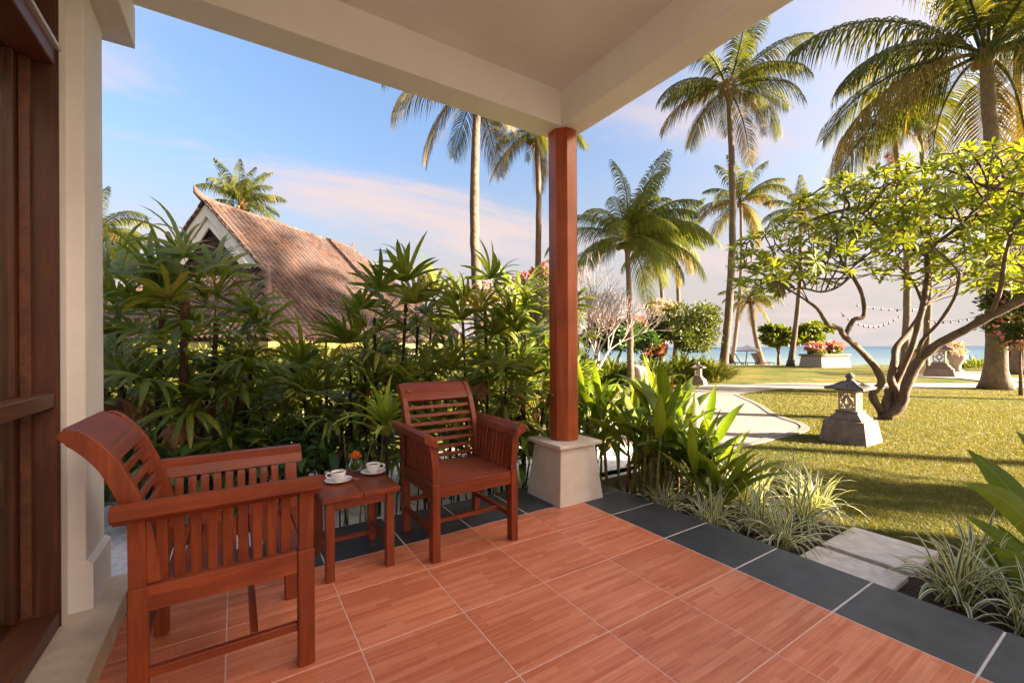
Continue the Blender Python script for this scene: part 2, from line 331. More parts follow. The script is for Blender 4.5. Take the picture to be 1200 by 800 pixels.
# ------------------------------------------------------------------ mesh building
class MB:
    def __init__(s): s.v = []; s.f = []; s.uv = []; s.sm = []
    def add(s, vs, fs, uvs=None, smooth=True):
        n = len(s.v); s.v += [tuple(p) for p in vs]
        s.uv += uvs if uvs else [(.3, 0)]*len(vs)
        for f in fs: s.f.append(tuple(i+n for i in f)); s.sm.append(smooth)
        return s
    def box(s, x0, x1, y0, y1, z0, z1, bev=0, M=None):
        bm = bmesh.new(); bmesh.ops.create_cube(bm, size=1)
        for v in bm.verts: v.co = Vector(((x0+x1)/2+v.co.x*(x1-x0), (y0+y1)/2+v.co.y*(y1-y0), (z0+z1)/2+v.co.z*(z1-z0)))
        if bev: bmesh.ops.bevel(bm, geom=bm.edges[:]+bm.verts[:], offset=bev, segments=2 if bev > .004 else 1, profile=.6, affect='EDGES')
        if M is not None: bm.transform(M)
        bm.verts.index_update(); s.add([v.co for v in bm.verts], [[v.index for v in f.verts] for f in bm.faces], smooth=False); bm.free(); return s
    def frustum(s, hx0, hy0, z0, hx1, hy1, z1, cx=0, cy=0, bev=0):
        vs = [(cx+a*hx0, cy+b*hy0, z0) for a, b in ((-1, -1), (1, -1), (1, 1), (-1, 1))]+[(cx+a*hx1, cy+b*hy1, z1) for a, b in ((-1, -1), (1, -1), (1, 1), (-1, 1))]
        fs = [(3, 2, 1, 0), (4, 5, 6, 7), (0, 1, 5, 4), (1, 2, 6, 5), (2, 3, 7, 6), (3, 0, 4, 7)]
        if bev:
            bm = bmesh.new(); bv = [bm.verts.new(v) for v in vs]
            for f in fs: bm.faces.new([bv[i] for i in f])
            bmesh.ops.bevel(bm, geom=bm.edges[:]+bm.verts[:], offset=bev, segments=2, profile=.6, affect='EDGES'); bm.verts.index_update()
            s.add([v.co for v in bm.verts], [[v.index for v in f.verts] for f in bm.faces], smooth=False); bm.free(); return s
        return s.add(vs, fs, smooth=False)
    def tube(s, pts, rad, sides=8, cap=True, wob=0, rnd=None):
        pts = [Vector(p) for p in pts]; n = len(pts)
        if not hasattr(rad, '__len__'): rad = [rad]*n
        vs = []; T = (pts[1]-pts[0]).normalized(); a = T.orthogonal().normalized()
        for i, p in enumerate(pts):
            T = (pts[min(i+1, n-1)]-pts[max(i-1, 0)]).normalized()
            a = (a-T*a.dot(T)).normalized(); b = T.cross(a)
            for k in range(sides):
                th = 2*math.pi*k/sides; r = rad[i]*(1+(rnd.uniform(-wob, wob) if wob else 0))
                vs.append(p+(a*math.cos(th)+b*math.sin(th))*r)
        fs = [(i*sides+k, i*sides+(k+1) % sides, (i+1)*sides+(k+1) % sides, (i+1)*sides+k) for i in range(n-1) for k in range(sides)]
        if cap: fs += [tuple(range(sides))[::-1], tuple((n-1)*sides+k for k in range(sides))]
        return s.add(vs, fs)
    def lathe(s, prof, seg=32, o=(0, 0, 0)):
        vs = [(o[0]+r*math.cos(2*math.pi*k/seg), o[1]+r*math.sin(2*math.pi*k/seg), o[2]+z) for r, z in prof for k in range(seg)]
        return s.add(vs, [(i*seg+k, i*seg+(k+1) % seg, (i+1)*seg+(k+1) % seg, (i+1)*seg+k) for i in range(len(prof)-1) for k in range(seg)])
    def extrude(s, prof, axis, a, b, smooth=False):
        """closed 2D outline extruded between a and b: axis 'x' -> outline is (y,z), 'y' -> (x,z), 'z' -> (x,y)"""
        f = {'x': lambda p, t: (t, p[0], p[1]), 'y': lambda p, t: (p[0], t, p[1]), 'z': lambda p, t: (p[0], p[1], t)}[axis]
        n = len(prof)
        return s.add([f(p, a) for p in prof]+[f(p, b) for p in prof], [tuple(range(n))[::-1], tuple(range(n, 2*n))]+[(i, (i+1) % n, n+(i+1) % n, n+i) for i in range(n)], smooth=smooth)
    def blade(s, pts, wid, side=None, fold=.25, twist=0):
        """leaf blade along pts, wid = half widths, V-folded; uv.x runs across, uv.y along"""
        pts = [Vector(p) for p in pts]; n = len(pts); vs = []; uv = []; fs = []
        for i, p in enumerate(pts):
            T = (pts[min(i+1, n-1)]-pts[max(i-1, 0)]).normalized()
            sd = side if side is not None else T.cross(UP)
            if sd.length < 1e-4: sd = Vector((1, 0, 0))
            sd = (sd-T*sd.dot(T)).normalized()
            if twist: sd = Matrix.Rotation(twist*i/(n-1), 3, T) @ sd
            nn = sd.cross(T).normalized()
            if nn.z < 0 and side is None: nn = -nn
            w = wid[i]
            vs += [p-sd*w+nn*w*fold, p, p+sd*w+nn*w*fold]; y = i/(n-1); uv += [(0, y), (.5, y), (1, y)]
            if i: b = (i-1)*3; fs += [(b, b+1, b+4, b+3), (b+1, b+2, b+5, b+4)]
        return s.add(vs, fs, uv)
    def mesh(s, name, mat):
        me = bpy.data.meshes.new(name); me.from_pydata(s.v, [], s.f); me.polygons.foreach_set('use_smooth', s.sm)
        uvl = me.uv_layers.new(name='UVMap'); li = np.empty(len(me.loops), dtype=np.int32); me.loops.foreach_get('vertex_index', li)
        uvl.data.foreach_set('uv', np.array(s.uv, dtype=np.float32)[li].ravel())
        me.materials.append(mat); me.update(); return me
    def build(s, name, mat, parent=None, loc=None):
        return link(name, s.mesh(name, mat), parent, loc)
def link(name, me, parent=None, loc=None, rot=None, sc=None):
    o = bpy.data.objects.new(name, me); C.objects.link(o)
    if parent: o.parent = parent
    if loc is not None: o.location = loc
    if rot is not None: o.rotation_euler = rot
    if sc is not None: o.scale = (sc,)*3 if isinstance(sc, (int, float)) else sc
    return o
def thing(name, label, cat, loc=(0, 0, 0), rz=0, group=None):
    o = bpy.data.objects.new(name, None); C.objects.link(o); o.location = loc; o.rotation_euler = (0, 0, rz); o.empty_display_size = .2
    return tag(o, label, cat, group)
def tag(o, label=None, cat=None, group=None, kind=None):
    for k, v in (('label', label), ('category', cat), ('group', group), ('kind', kind)):
        if v: o[k] = v
    return o
def copy_tree(o, parent=None):
    c = o.copy(); C.objects.link(c); c.parent = parent
    for ch in o.children: copy_tree(ch, c)
    return c
def quadmesh(name, V, F, mat, uv=None):
    """fast mesh from numpy arrays, all faces the same size"""
    me = bpy.data.meshes.new(name); k = F.shape[1]
    me.vertices.add(len(V)); me.vertices.foreach_set('co', V.astype(np.float32).ravel())
    me.loops.add(F.size); me.loops.foreach_set('vertex_index', F.astype(np.int32).ravel())
    me.polygons.add(len(F)); me.polygons.foreach_set('loop_start', np.arange(0, F.size, k, dtype=np.int32)); 
    me.update(calc_edges=True)
    if uv is not None:
        l = me.uv_layers.new(name='UVMap'); l.data.foreach_set('uv', uv[F.ravel()].astype(np.float32).ravel())
    me.materials.append(mat); return me
def scatter_leaves(P, Nrm, L, Wd, mat, name, seed, droop=.2):
    """one folded 2-quad leaf per point; P centres, Nrm mean outward direction"""
    rs = np.random.RandomState(seed); n = len(P)
    d = Nrm+rs.normal(0, .75, (n, 3)); d[:, 2] -= droop; d /= np.linalg.norm(d, axis=1)[:, None]
    r = rs.normal(0, 1, (n, 3)); s = np.cross(d, r); s /= np.linalg.norm(s, axis=1)[:, None]+1e-9
    nn = np.cross(s, d); l = (L*rs.uniform(.6, 1.25, n))[:, None]; w = (Wd*rs.uniform(.7, 1.2, n))[:, None]
    a = P; m = P+d*l*.5+nn*l*.06; t = P+d*l+nn*l*(-.08)
    V = np.stack([a, m-s*w-nn*w*.35+0*a, m, m+s*w-nn*w*.35, t], 1).reshape(-1, 3)
    b = (np.arange(n)*5)[:, None]
    F = np.concatenate([b+np.array([[0, 1, 4, 2]]), b+np.array([[0, 2, 4, 3]])])
    uv = np.tile(np.array([[.5, 0], [0, .5], [.5, .5], [1, .5], [.5, 1]]), (n, 1))
    return quadmesh(name, V, F, mat, uv)
def crown_points(n, blobs, seed, shell=.55):
    """points in a set of ellipsoid clumps (cx,cy,cz,rx,ry,rz), denser towards each clump's skin, with the outward direction"""
    rs = np.random.RandomState(seed); vol = np.array([b[3]*b[4]+b[3]*b[5] for b in blobs]); k = rs.choice(len(blobs), n, p=vol/vol.sum())
    B = np.array(blobs)[k]; d = rs.normal(0, 1, (n, 3)); d /= np.linalg.norm(d, axis=1)[:, None]
    rad = (shell+(1-shell)*rs.rand(n))[:, None]*(1+.16*np.sin(d[:, :1]*7+d[:, 2:3]*9+k[:, None]))
    return B[:, :3]+d*B[:, 3:]*rad, d
def clump_blobs(cx, cy, cz, rx, ry, rz, n, seed, size=.34):
    rs = random.Random(seed); out = []
    while len(out) < n:
        x, y, z = (rs.uniform(-1, 1) for _ in range(3))
        if x*x+y*y+z*z > 1: continue
        k = size*rs.uniform(.6, 1.25)
        out.append((cx+x*rx*.95, cy+y*ry*.95, cz+z*rz*.95, rx*k, ry*k, min(rz*k*1.1, rx*k)))
    return out

# ================================================================== the ground, the path, the sea
G = -.15
def sheet(name, pts, z, mat, kind='structure'):
    me = bpy.data.meshes.new(name); me.from_pydata([(x, y, z) for x, y in pts], [], [tuple(range(len(pts)))]); me.materials.append(mat)
    o = bpy.data.objects.new(name, me); C.objects.link(o); return tag(o, kind=kind)
def lawn_height(x, y):
    s = max(0.0, min(1.0, ((x*.62+y*.785)-3.5)/20))
    return .05*noise.noise(Vector((x*.13, y*.13, 0)))*s
mb = MB(); nx = 150; gx = [-60+200*(i/nx) for i in range(nx+1)]; gy = [-70+170*(i/nx) for i in range(nx+1)]
SHORE = lambda x, y: x*FW.x+y*FW.y          # metres along the view; the lawn ends where the beach starts
vs = []
for y in gy:
    for x in gx: vs.append((x, y, G+lawn_height(x, y)))
# keep only the cells on the land side of the shore line
fs = []
for j in range(nx):
    for i in range(nx):
        cx_, cy_ = (gx[i]+gx[i+1])/2, (gy[j]+gy[j+1])/2
        if SHORE(cx_, cy_) < 34: fs.append((j*(nx+1)+i, j*(nx+1)+i+1, (j+1)*(nx+1)+i+1, (j+1)*(nx+1)+i))
mb.add(vs, fs); tag(mb.build('lawn', LAWN), kind='structure')
def shore_strip(name, d0, z0, d1, z1, w, mat):
    a = [FW*d+RT*s for d, s in ((d0, -w), (d0, w), (d1, w), (d1, -w))]
    m_ = MB(); m_.add([(a[0].x, a[0].y, z0), (a[1].x, a[1].y, z0), (a[2].x, a[2].y, z1), (a[3].x, a[3].y, z1)], [(0, 1, 2, 3)])
    return tag(m_.build(name, mat), kind='structure')
shore_strip('beach', 32.5, -.17, 60, -1.6, 200, SAND)
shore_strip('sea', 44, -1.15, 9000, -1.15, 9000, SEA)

def spline(pts, n=8):
    P_ = [Vector((p[0], p[1], 0)) for p in pts]; P_ = [P_[0]*2-P_[1]]+P_+[P_[-1]*2-P_[-2]]; o = []
    for i in range(1, len(P_)-2):
        a, b, c, d = P_[i-1:i+3]
        for k in range(n):
            t = k/n; o.append(.5*((2*b)+(c-a)*t+(2*a-5*b+4*c-d)*t*t+(3*b-a-3*c+d)*t**3))
    o.append(P_[-2]); return [(p.x, p.y) for p in o]
edge = spline([(-16, 3.95), (-4, 3.72), (1.0, 3.62), (4.5, 3.62), (6.5, 3.60), (7.7, 3.60), (8.4, 3.70), (8.85, 3.98), (9.15, 4.35), (9.7, 4.90), (11.0, 5.9), (12.7, 7.45)])
far = [(12.9, 9.4), (11.2, 8.9), (9.0, 8.7), (7.0, 7.6), (5.0, 6.4), (2.0, 5.6), (-4, 5.4), (-16, 5.6)]
paths = thing('garden_path', None, None); paths['kind'] = 'structure'
for nm in ('garden_path',):
    bpy.data.objects.remove(paths)
sheet('garden_path', edge+far, G+.012, PATH)
SHADE_PATH = simple('shaded_path_lightened', (.55, .55, .55), (.86, .86, .86), .7, 30, .02, 40, world=True)
sheet('shaded_path_sheet', [(-9, 3.42), (4.35, 3.42), (4.7, 3.75), (4.9, 5.2), (2, 5.45), (-4, 5.3), (-9, 5.4)], G+.024, SHADE_PATH)  # paler copy of the path where shaded, brightness put into its colour
mb = MB()                                   # the grey kerb along the bend
ke = edge[20:]
for i in range(len(ke)-1):
    a, b = Vector((*ke[i], 0)), Vector((*ke[i+1], 0)); d = (b-a).normalized(); n_ = Vector((d.y, -d.x, 0))*.13
    mb.add([(a.x, a.y, G+.024), (b.x, b.y, G+.024), (b.x+n_.x, b.y+n_.y, G+.024), (a.x+n_.x, a.y+n_.y, G+.024), (a.x+n_.x, a.y+n_.y, G-.1), (b.x+n_.x, b.y+n_.y, G-.1), (a.x, a.y, G-.1), (b.x, b.y, G-.1)],
           [(0, 1, 2, 3), (3, 2, 5, 4), (1, 0, 6, 7)], smooth=False)
tag(mb.build('path_kerb', KERB), kind='structure')
sheet('lawn_path', [(12.5, 7.35), (15.6, 7.5), (21.3, 3.75), (34, -4.6), (35.4, -2.6), (23.6, 4.5), (17.8, 8.8), (15.1, 9.85), (12.6, 9.5)], G+.02, PATH)
a_, b_, c_, d_ = onz(1055, 435), onz(1130, 441), onz(1200, 438), onz(1200, 433)
sheet('far_path', [(onz(1050, 441).x, onz(1050, 441).y), (onz(1125, 444).x, onz(1125, 444).y), (onz(1175, 449.5).x, onz(1175, 449.5).y), (onz(1210, 447).x, onz(1210, 447).y), (onz(1150, 436).x, onz(1150, 436).y), (onz(1060, 434.5).x, onz(1060, 434.5).y)], G+.03, PATH)
bedpts = spline([(2.9, -1.2), (4.9, -.8), (5.2, .2), (4.3, .62), (3.95, .86), (3.6, 1.2), (3.95, 1.46), (4.25, 1.75), (4.40, 2.3), (4.3, 2.9), (4.3, 3.45), (3.2, 3.46)], 5)+[(-.9, 3.46), (-3.4, 3.48), (-3.4, 2.5), (-.9, 2.6), (-.9, 3.2), (2.7, 3.2), (2.7, -1.2)]
mb = MB(); mb.add([(x, y, G+.02) for x, y in bedpts], [tuple(range(len(bedpts)))]); tag(mb.build('planting_bed', SOIL), kind='structure')

# fine grass: the blades of the lawn near the terrace, one mass nobody could count
def inside(px, py, poly):
    poly = np.array(poly); c = np.zeros(len(px), bool); j = len(poly)-1
    for i in range(len(poly)):
        xi, yi = poly[i]; xj, yj = poly[j]
        if yi != yj: c ^= ((yi > py) != (yj > py)) & (px < (xj-xi)*(py-yi)/(yj-yi)+xi)
        j = i
    return c
rs = np.random.RandomState(3); n = 420000
dd = 3.0+13.5*rs.rand(n)**1.5; ss = rs.uniform(-.15, 1.28, n)*dd
gx_, gy_ = FW.x*dd+RT.x*ss, FW.y*dd+RT.y*ss
pathpoly = edge+far
bed2 = [(p[0], p[1]) for p in bedpts]
ok = ~inside(gx_, gy_, pathpoly) & ~inside(gx_, gy_, bed2) & ~((gx_ < 3.02) & (gy_ < 3.5)) & (gx_ > 2.5)
ok &= ~((gx_ > 3.48) & (gx_ < 4.1) & (gy_ > .88) & (gy_ < 1.44))
ok &= ~inside(gx_, gy_, [(12.5, 7.35), (15.6, 7.5), (21.3, 3.75), (34, -4.6), (35.4, -2.6), (23.6, 4.5), (17.8, 8.8), (15.1, 9.85), (12.6, 9.5)])
gx_, gy_, dd = gx_[ok], gy_[ok], dd[ok]; n = len(gx_)
h = rs.uniform(.012, .030, n)*(1+.6*(rs.rand(n) > .97))*(.75+.04*dd); th = rs.uniform(0, 6.283, n); w = .0016+.00045*dd; lean = rs.normal(0, .55, (n, 2))*h[:, None]
z0 = np.full(n, G-.003)
V = np.stack([np.stack([gx_-np.cos(th)*w, gy_-np.sin(th)*w, z0], 1), np.stack([gx_+np.cos(th)*w, gy_+np.sin(th)*w, z0], 1), np.stack([gx_+lean[:, 0], gy_+lean[:, 1], z0+h], 1)], 1).reshape(-1, 3)
V[:, 2] += np.repeat(.05*0, 1)
F = np.arange(n*3).reshape(-1, 3)
tag(link('lawn_grass', quadmesh('lawn_grass', V, F, BLADE)), 'short golden green grass of the lawn beside the terrace', kind='stuff')

# ================================================================== the terrace
TX0, TY0, TS = -.037, 1.930, .492           # lines between the floor tiles
SLX0, SLX1, SLY0, SLY1 = 2.462, 2.954, 2.806, 3.345
mb = MB(); mb.box(-.9, SLX1-.012, -1.1, SLY1-.012, -.30, -.0012); tf = mb.build('terrace_floor', GROUTP); tag(tf, kind='structure')
def tile_mesh(w, h, mat, name, bev=.0015, th=.022): return MB().box(0, w, 0, h, -th, 0, bev).mesh(name, mat)
g_ = .0022
xs = [TX0-TS, TX0, TX0+TS, TX0+2*TS, TX0+3*TS, TX0+4*TS, SLX0]
ys = [TY0-6*TS, TY0-5*TS, TY0-4*TS, TY0-3*TS, TY0-2*TS, TY0-TS, TY0, TY0+TS, SLY0]
mb = MB(); mb.box(-.9, 5.5, -8, -1.104, -.3, -.004); tag(mb.build('added_bounce_paving', SLAB), kind='structure')  # unseen pale paving, added to bounce sunlight up to the ceiling
cache = {}
for i in range(len(xs)-1):
    for j in range(len(ys)-1):
        w_, h_ = round(xs[i+1]-xs[i]-2*g_, 4), round(ys[j+1]-ys[j]-2*g_, 4)
        if (w_, h_) not in cache: cache[(w_, h_)] = tile_mesh(w_, h_, FLOOR, 'floor_tile')
        link('floor_tile', cache[(w_, h_)], tf, (xs[i]+g_, ys[j]+g_, 0))
slab_g = MB().box(SLX0+.002, SLX1-.01, -1.1, SLY1-.01, -.06, -.0010).box(-.45, SLX0+.002, SLY0+.002, SLY1-.01, -.06, -.0010).build('slate_border_grout', GROUTW, tf)
cache = {}
def slate(x0, x1, y0, y1):
    w_, h_ = round(x1-x0, 4), round(y1-y0, 4)
    if (w_, h_) not in cache: cache[(w_, h_)] = tile_mesh(w_, h_, SLATE, 'slate_tile', .002, .045)
    link('slate_tile', cache[(w_, h_)], tf, (x0, y0, .001))
yy = [TY0+TS*k for k in range(-6, 2)]+[SLY0]
for a, b in zip(yy[:-1], yy[1:]): slate(SLX0+.0045, SLX1, a+.0045, b-.0045)
xx = [-.47, TX0, TX0+TS, TX0+2*TS, TX0+3*TS, TX0+4*TS, SLX0]
for a, b in zip(xx[:-1], xx[1:]): slate(a+.0045, b-.0045, SLY0+.0045, SLY1)
slate(SLX0+.0045, SLX1, SLY0+.0045, SLY1)

# roof over the terrace: beams on the column, ceiling slab
roof = thing('terrace_roof', 'white plaster soffit and beams over the terrace', 'roof', (0, 0, 0))
BZ, CZ = 3.18, 3.475
MB().box(-1.0, 2.57, 2.865, 3.10, BZ, 3.62, .006).build('beam', CEIL, roof)
MB().box(2.335, 2.57, .60, 2.862, BZ, 3.62, .006).build('beam', CEIL, roof)
MB().box(-1.0, 2.333, .60, 2.863, CZ, 3.60, 0).build('ceiling', CEIL, roof)
MB().box(-1.0, 2.62, .60, 3.15, 3.622, 3.75, 0).build('roof_slab', CEIL, roof)
# wall side ledge under the beam
bk = MB().box(-.80, -.455, -1.0, 3.13, 2.955, 3.178, .006).build('wall_ledge', WALL, roof)

# the villa wall with its pilaster, plinth and the cream step along its foot
vw = thing('villa_wall', 'white rendered wall pier with a stepped plinth at its foot', 'wall', (0, 0, 0))
MB().box(-1.6, -.632, 2.602, 2.99, -.3, 3.40, .004).build('wall_body', WALL, vw)
MB().box(-.70, -.572, 2.70, 3.025, -.3, 2.953, .004).build('pilaster', WALL, vw)
m_ = MB().extrude([(-.64, .10), (-.548, .10), (-.548, .325), (-.568, .345), (-.64, .345)], 'y', 2.698, 3.032); m_.build('plinth', WALL, vw)
st = MB().box(-1.2, -.457, -4.2, 3.03, -.2, .075, 0).box(-1.2, -.452, -4.2, 3.035, .077, .122, .006).build('wall_step', STEP); tag(st, 'cream stone step running along the foot of the wall', 'step')

# dark wooden window frame with glass
wf = thing('window_frame', 'tall dark red wooden window frame at the left edge with glass panes', 'window', (0, 0, 0))
MB().box(-.86, -.634, 2.586, 2.600, .123, 3.30, .003).build('jamb', FRAMEW, wf)
MB().box(-.657, -.628, 2.592, 2.6015, .124, 3.28, .002).build('jamb_bead', FRAMEW, wf)
MB().box(-.80, -.740, 2.520, 2.585, .21, 2.50, .003).build('casement_stile', FRAMEW, wf)
MB().box(-.738, -.705, 2.557, 2.5855, .21, 2.50, .002).build('stop_bead', FRAMEY, wf)
MB().box(-.86, -.632, 1.26, 2.585, .123, .19, .004).build('sill', FRAMEY, wf)
MB().box(-.86, -.637, 1.26, 2.585, 2.503, 2.572, .004).build('head', FRAMEY, wf)
MB().box(-.70, -.620, 1.26, 2.600, 2.574, 2.592, .002).build('drip_bar', simple('aluminium_bar', (.42, .41, .42), (.5, .49, .5), .4), wf)
MB().box(-.86, -.66, 1.26, 2.585, 3.2, 3.3, .003).build('upper_head', FRAMEY, wf)
MB().box(-.70, -.640, 1.26, 2.585, 1.06, 1.12, .004).build('middle_rail', FRAMEY, wf)
MB().box(-.78, -.755, 1.26, 2.519, .19, 2.50, 0).build('glass_pane', GLASS, wf)
MB().box(-.79, -.77, 1.26, 2.585, 2.61, 3.2, 0).build('glass_pane', GLASS, wf)
mb = MB(); rr = random.Random(5); k = 90
for i in range(k+1):
    y_ = -.9+3.3*i/k; x_ = -.812+.014*math.sin(i*1.1)+.005*math.sin(i*2.7)
    mb.v += [(x_, y_, .2), (x_, y_, 2.9)]; mb.uv += [(0, 0), (0, 1)]
    if i: b = (i-1)*2; mb.f.append((b, b+2, b+3, b+1)); mb.sm.append(True)
tag(mb.build('curtain', CURT), 'pale curtain hanging behind the window glass', 'curtain')
MB().box(-3.2, -3.1, -3.2, 3.0, -.3, 3.4).box(-3.1, -.87, 2.80, 2.99, -.3, 3.4).box(-3.2, -.9, -3.2, 3.0, 3.41, 3.60).box(-3.1, -.9, -3.2, 2.66, -.3, .1).box(-.90, -.632, -4.2, 1.25, .123, 3.17).build('room_shell', WALL, vw)  # last box: unseen white wall added behind the lens to bounce sunlight
# unseen house block added behind the lens to keep sun off the terrace
bw = thing('added_sun_block', 'added sun-blocking house mass behind the lens, outside the picture', 'house', (0, 0, 0))
MB().box(4.4, 8.95, -10, -4.2, -.3, 6.3, .01).build('wall_body', WALL, bw)
MB().frustum(2.55, 3.4, 6.301, 2.55, .1, 8.6, 6.85, -7.1).build('roof', ROOFT, bw)

# wooden octagonal column on a battered stone pedestal
PX, PY = 2.445, 2.975
co = thing('porch_column', 'polished red wooden octagonal column on a cream stone pedestal', 'column', (PX, PY, 0))
mb = MB(); r8 = .120/math.cos(math.pi/8); rot = math.pi/8
mb.lathe([(0, .50), (r8, .50), (r8, .505), (r8, 3.179), (0, 3.179)], 8)
Mr = Matrix.Rotation(rot, 4, 'Z'); mb.v = [tuple(Mr @ Vector(v)) for v in mb.v]; mb.sm = [False]*len(mb.f); mb.build('shaft', COLW, co)
MB().frustum(.238, .235, .001, .188, .185, .468, bev=.006).build('pedestal', PED, co)
MB().box(-.232, .232, -.232, .232, .468, .500, .005).build('pedestal_cap', PED, co)

# ================================================================== furniture
def curve_pts(P, n=10): return [Vector((x, y, 0)) for x, y in spline(P, n)]
def ribbon(mb, cl, th, x0, x1, axis='x'):
    """a bent board: centre line in the (y,z) plane with a thickness, from x0 to x1"""
    n = len(cl); L_, R_ = [], []
    for i in range(n):
        d = (cl[min(i+1, n-1)]-cl[max(i-1, 0)]).normalized(); nn = Vector((-d.y, d.x, 0)); t = th(i/(n-1)) if callable(th) else th
        L_.append(cl[i]+nn*t/2); R_.append(cl[i]-nn*t/2)
    m = 2*n; prof = [(p.x, p.y) for p in L_]+[(p.x, p.y) for p in reversed(R_)]
    f = (lambda p, t: (t, p[0], p[1])) if axis == 'x' else (lambda p, t: (p[0], t, p[1]))
    vs = [f(p, x0) for p in prof]+[f(p, x1) for p in prof]; fs = []
    for i in range(n-1):
        a, b = i, i+1; c, d = m-1-i, m-2-i
        fs += [(a, c, d, b), (m+a, m+b, m+d, m+c)]
    fs += [(i, (i+1) % m, m+(i+1) % m, m+i) for i in range(m)]
    bm = bmesh.new(); bv = [bm.verts.new(v) for v in vs]
    for q in fs: bm.faces.new([bv[i] for i in q])
    bmesh.ops.recalc_face_normals(bm, faces=bm.faces)
    sharp = [e for e in bm.edges if len(e.link_faces) == 2 and e.calc_face_angle(0) > R(50)]
    bmesh.ops.bevel(bm, geom=sharp, offset=.003, segments=2, profile=.6, affect='EDGES'); bm.verts.index_update()
    mb.add([v.co for v in bm.verts], [[v.index for v in q.verts] for q in bm.faces], smooth=False); bm.free(); return mb
# chair in its own frame: faces -Y, width along X (legs to +-.3075), depth y 0 (front) .. .58 (back)
HW, LG, DP = .3075, .052, .590
def make_chair(label):
    t = thing('armchair', label, 'chair')
    for s in (-1, 1):
        x0, x1 = sorted((s*HW, s*(HW-LG)))
        MB().box(x0, x1, 0, .062, 0, .474, .004).build('leg', WOOD_Z, t)                      # front
        MB().box(x0, x1, DP-.055, DP, 0, .474, .004).build('leg', WOOD_Z, t)                  # rear
        # curved stile of the back, inboard of the arm
        cl = curve_pts([(DP-.060, .475), (DP-.052, .58), (DP-.030, .70), (DP+.004, .80), (DP+.052, .91), (DP+.120, .995), (DP+.172, 1.022)], 7)
        y0_, y1_ = sorted((s*(HW-.024), s*(HW-.062)))
        ribbon(MB(), cl, lambda q: .058 if q < .88 else .058-.32*(q-.88), y0_, y1_).build('back_stile', WOOD_Z, t)
        MB().box(min(s*(HW-.006), s*(HW-.04)), max(s*(HW-.006), s*(HW-.04)), .0625, DP-.0525, .385, .472, .003).build('side_apron', WOOD_Y, t)
        MB().box(min(s*(HW-.012), s*(HW-.040)), max(s*(HW-.012), s*(HW-.040)), .0625, DP-.0525, .148, .180, .003).build('stretcher', WOOD_Y, t)
        # arm: outward-rolled rail, front post and slats that lean out with it
        prof = [(s*(HW-.045), .470), (s*(HW-.030), .60), (s*(HW-.018), .69), (s*(HW+.012), .745), (s*(HW+.045), .772)]
        cl2 = curve_pts(prof[:4], 5)
        ribbon(MB(), curve_pts([(s*(HW-.030), .474), (s*(HW-.022), .60), (s*(HW-.010), .69), (s*(HW+.012), .742), (s*(HW+.034), .762)], 5), .046, .004, .058, 'y').build('arm_post', WOOD_Z, t)
        ribbon(MB(), curve_pts([(s*(HW-.012), .475), (s*(HW-.008), .60), (s*(HW-.002), .69), (s*(HW+.016), .742), (s*(HW+.034), .762)], 5), .020, DP-.052, DP-.003, 'y').build('arm_post', WOOD_Z, t)
        out_ = [(s*(HW-.036), .706), (s*(HW-.020), .752), (s*(HW+.012), .780), (s*(HW+.044), .784), (s*(HW+.058), .772), (s*(HW+.056), .735), (s*(HW+.042), .722), (s*(HW+.016), .716), (s*(HW-.004), .700)]
        if s > 0: out_ = out_[::-1]
        bm = bmesh.new(); a_ = [bm.verts.new((p[0], -.022, p[1])) for p in out_]; b_ = [bm.verts.new((p[0], DP+.035, p[1])) for p in out_]
        bm.faces.new(a_); bm.faces.new(b_[::-1])
        for i in range(len(out_)): bm.faces.new((a_[i], b_[i], b_[(i+1) % len(out_)], a_[(i+1) % len(out_)]))
        bmesh.ops.recalc_face_normals(bm, faces=bm.faces); bmesh.ops.bevel(bm, geom=[e for e in bm.edges if e.calc_face_angle(0) > R(60)], offset=.004, segments=2, profile=.6, affect='EDGES')
        bm.verts.index_update(); MB().add([v.co for v in bm.verts], [[v.index for v in q.verts] for q in bm.faces], smooth=False).build('arm_rail', WOOD_Y, t); bm.free()
        n = 9; span = DP-.052-.062; pitch = span/(n+.72)
        me = ribbon(MB(), cl2, .020, -.0165, .0165, 'y').mesh('arm_slat', WOOD_Z)
        for k in range(n): link('arm_slat', me, t, (0, .062+pitch*(k+.86), 0))
    MB().box(-HW+LG, HW-LG, .006, .040, .385, .472, .003).build('front_apron', WOOD_X, t)
    MB().box(-HW+LG, HW-LG, DP-.045, DP-.012, .385, .450, .003).build('back_apron', WOOD_X, t)
    me = MB().box(-HW+LG-.008, HW-LG+.008, -.0195, .0195, -.008, .010, .003).mesh('seat_slat', WOOD_X)
    for k in range(11): link('seat_slat', me, t, (0, .064+k*.0455, .463))
    MB().box(-HW+.045, HW-.045, .20, .228, .150, .178, .003).build('stretcher', WOOD_X, t)
    MB().box(-HW+LG, HW-LG, DP-.040, DP-.014, .205, .233, .003).build('stretcher', WOOD_X, t)
    # back: seven cross slats and a broad curved head board
    for k in range(7):
        z = .512+k*.058; y = DP-.060+ (0 if z < .5 else ((z-.5)/.4)**1.6*.104)
        a = math.atan2(1.6*((z-.5)/.4)**.6/.4*.104, 1) if z > .5 else 0
        Mx = Matrix.Translation((0, y, z)) @ Matrix.Rotation(-a*.9, 4, 'X')
        MB().box(-HW+.059, HW-.059, -.009, .009, -.0135, .0135, .003, Mx).build('back_slat', WOOD_X, t)
    ribbon(MB(), curve_pts([(DP+.040, .905), (DP+.072, .952), (DP+.118, 1.001), (DP+.172, 1.027)], 6), lambda q: .036-.010*q, -HW+.063, HW-.063).build('head_board', WOOD_X, t)
    return t
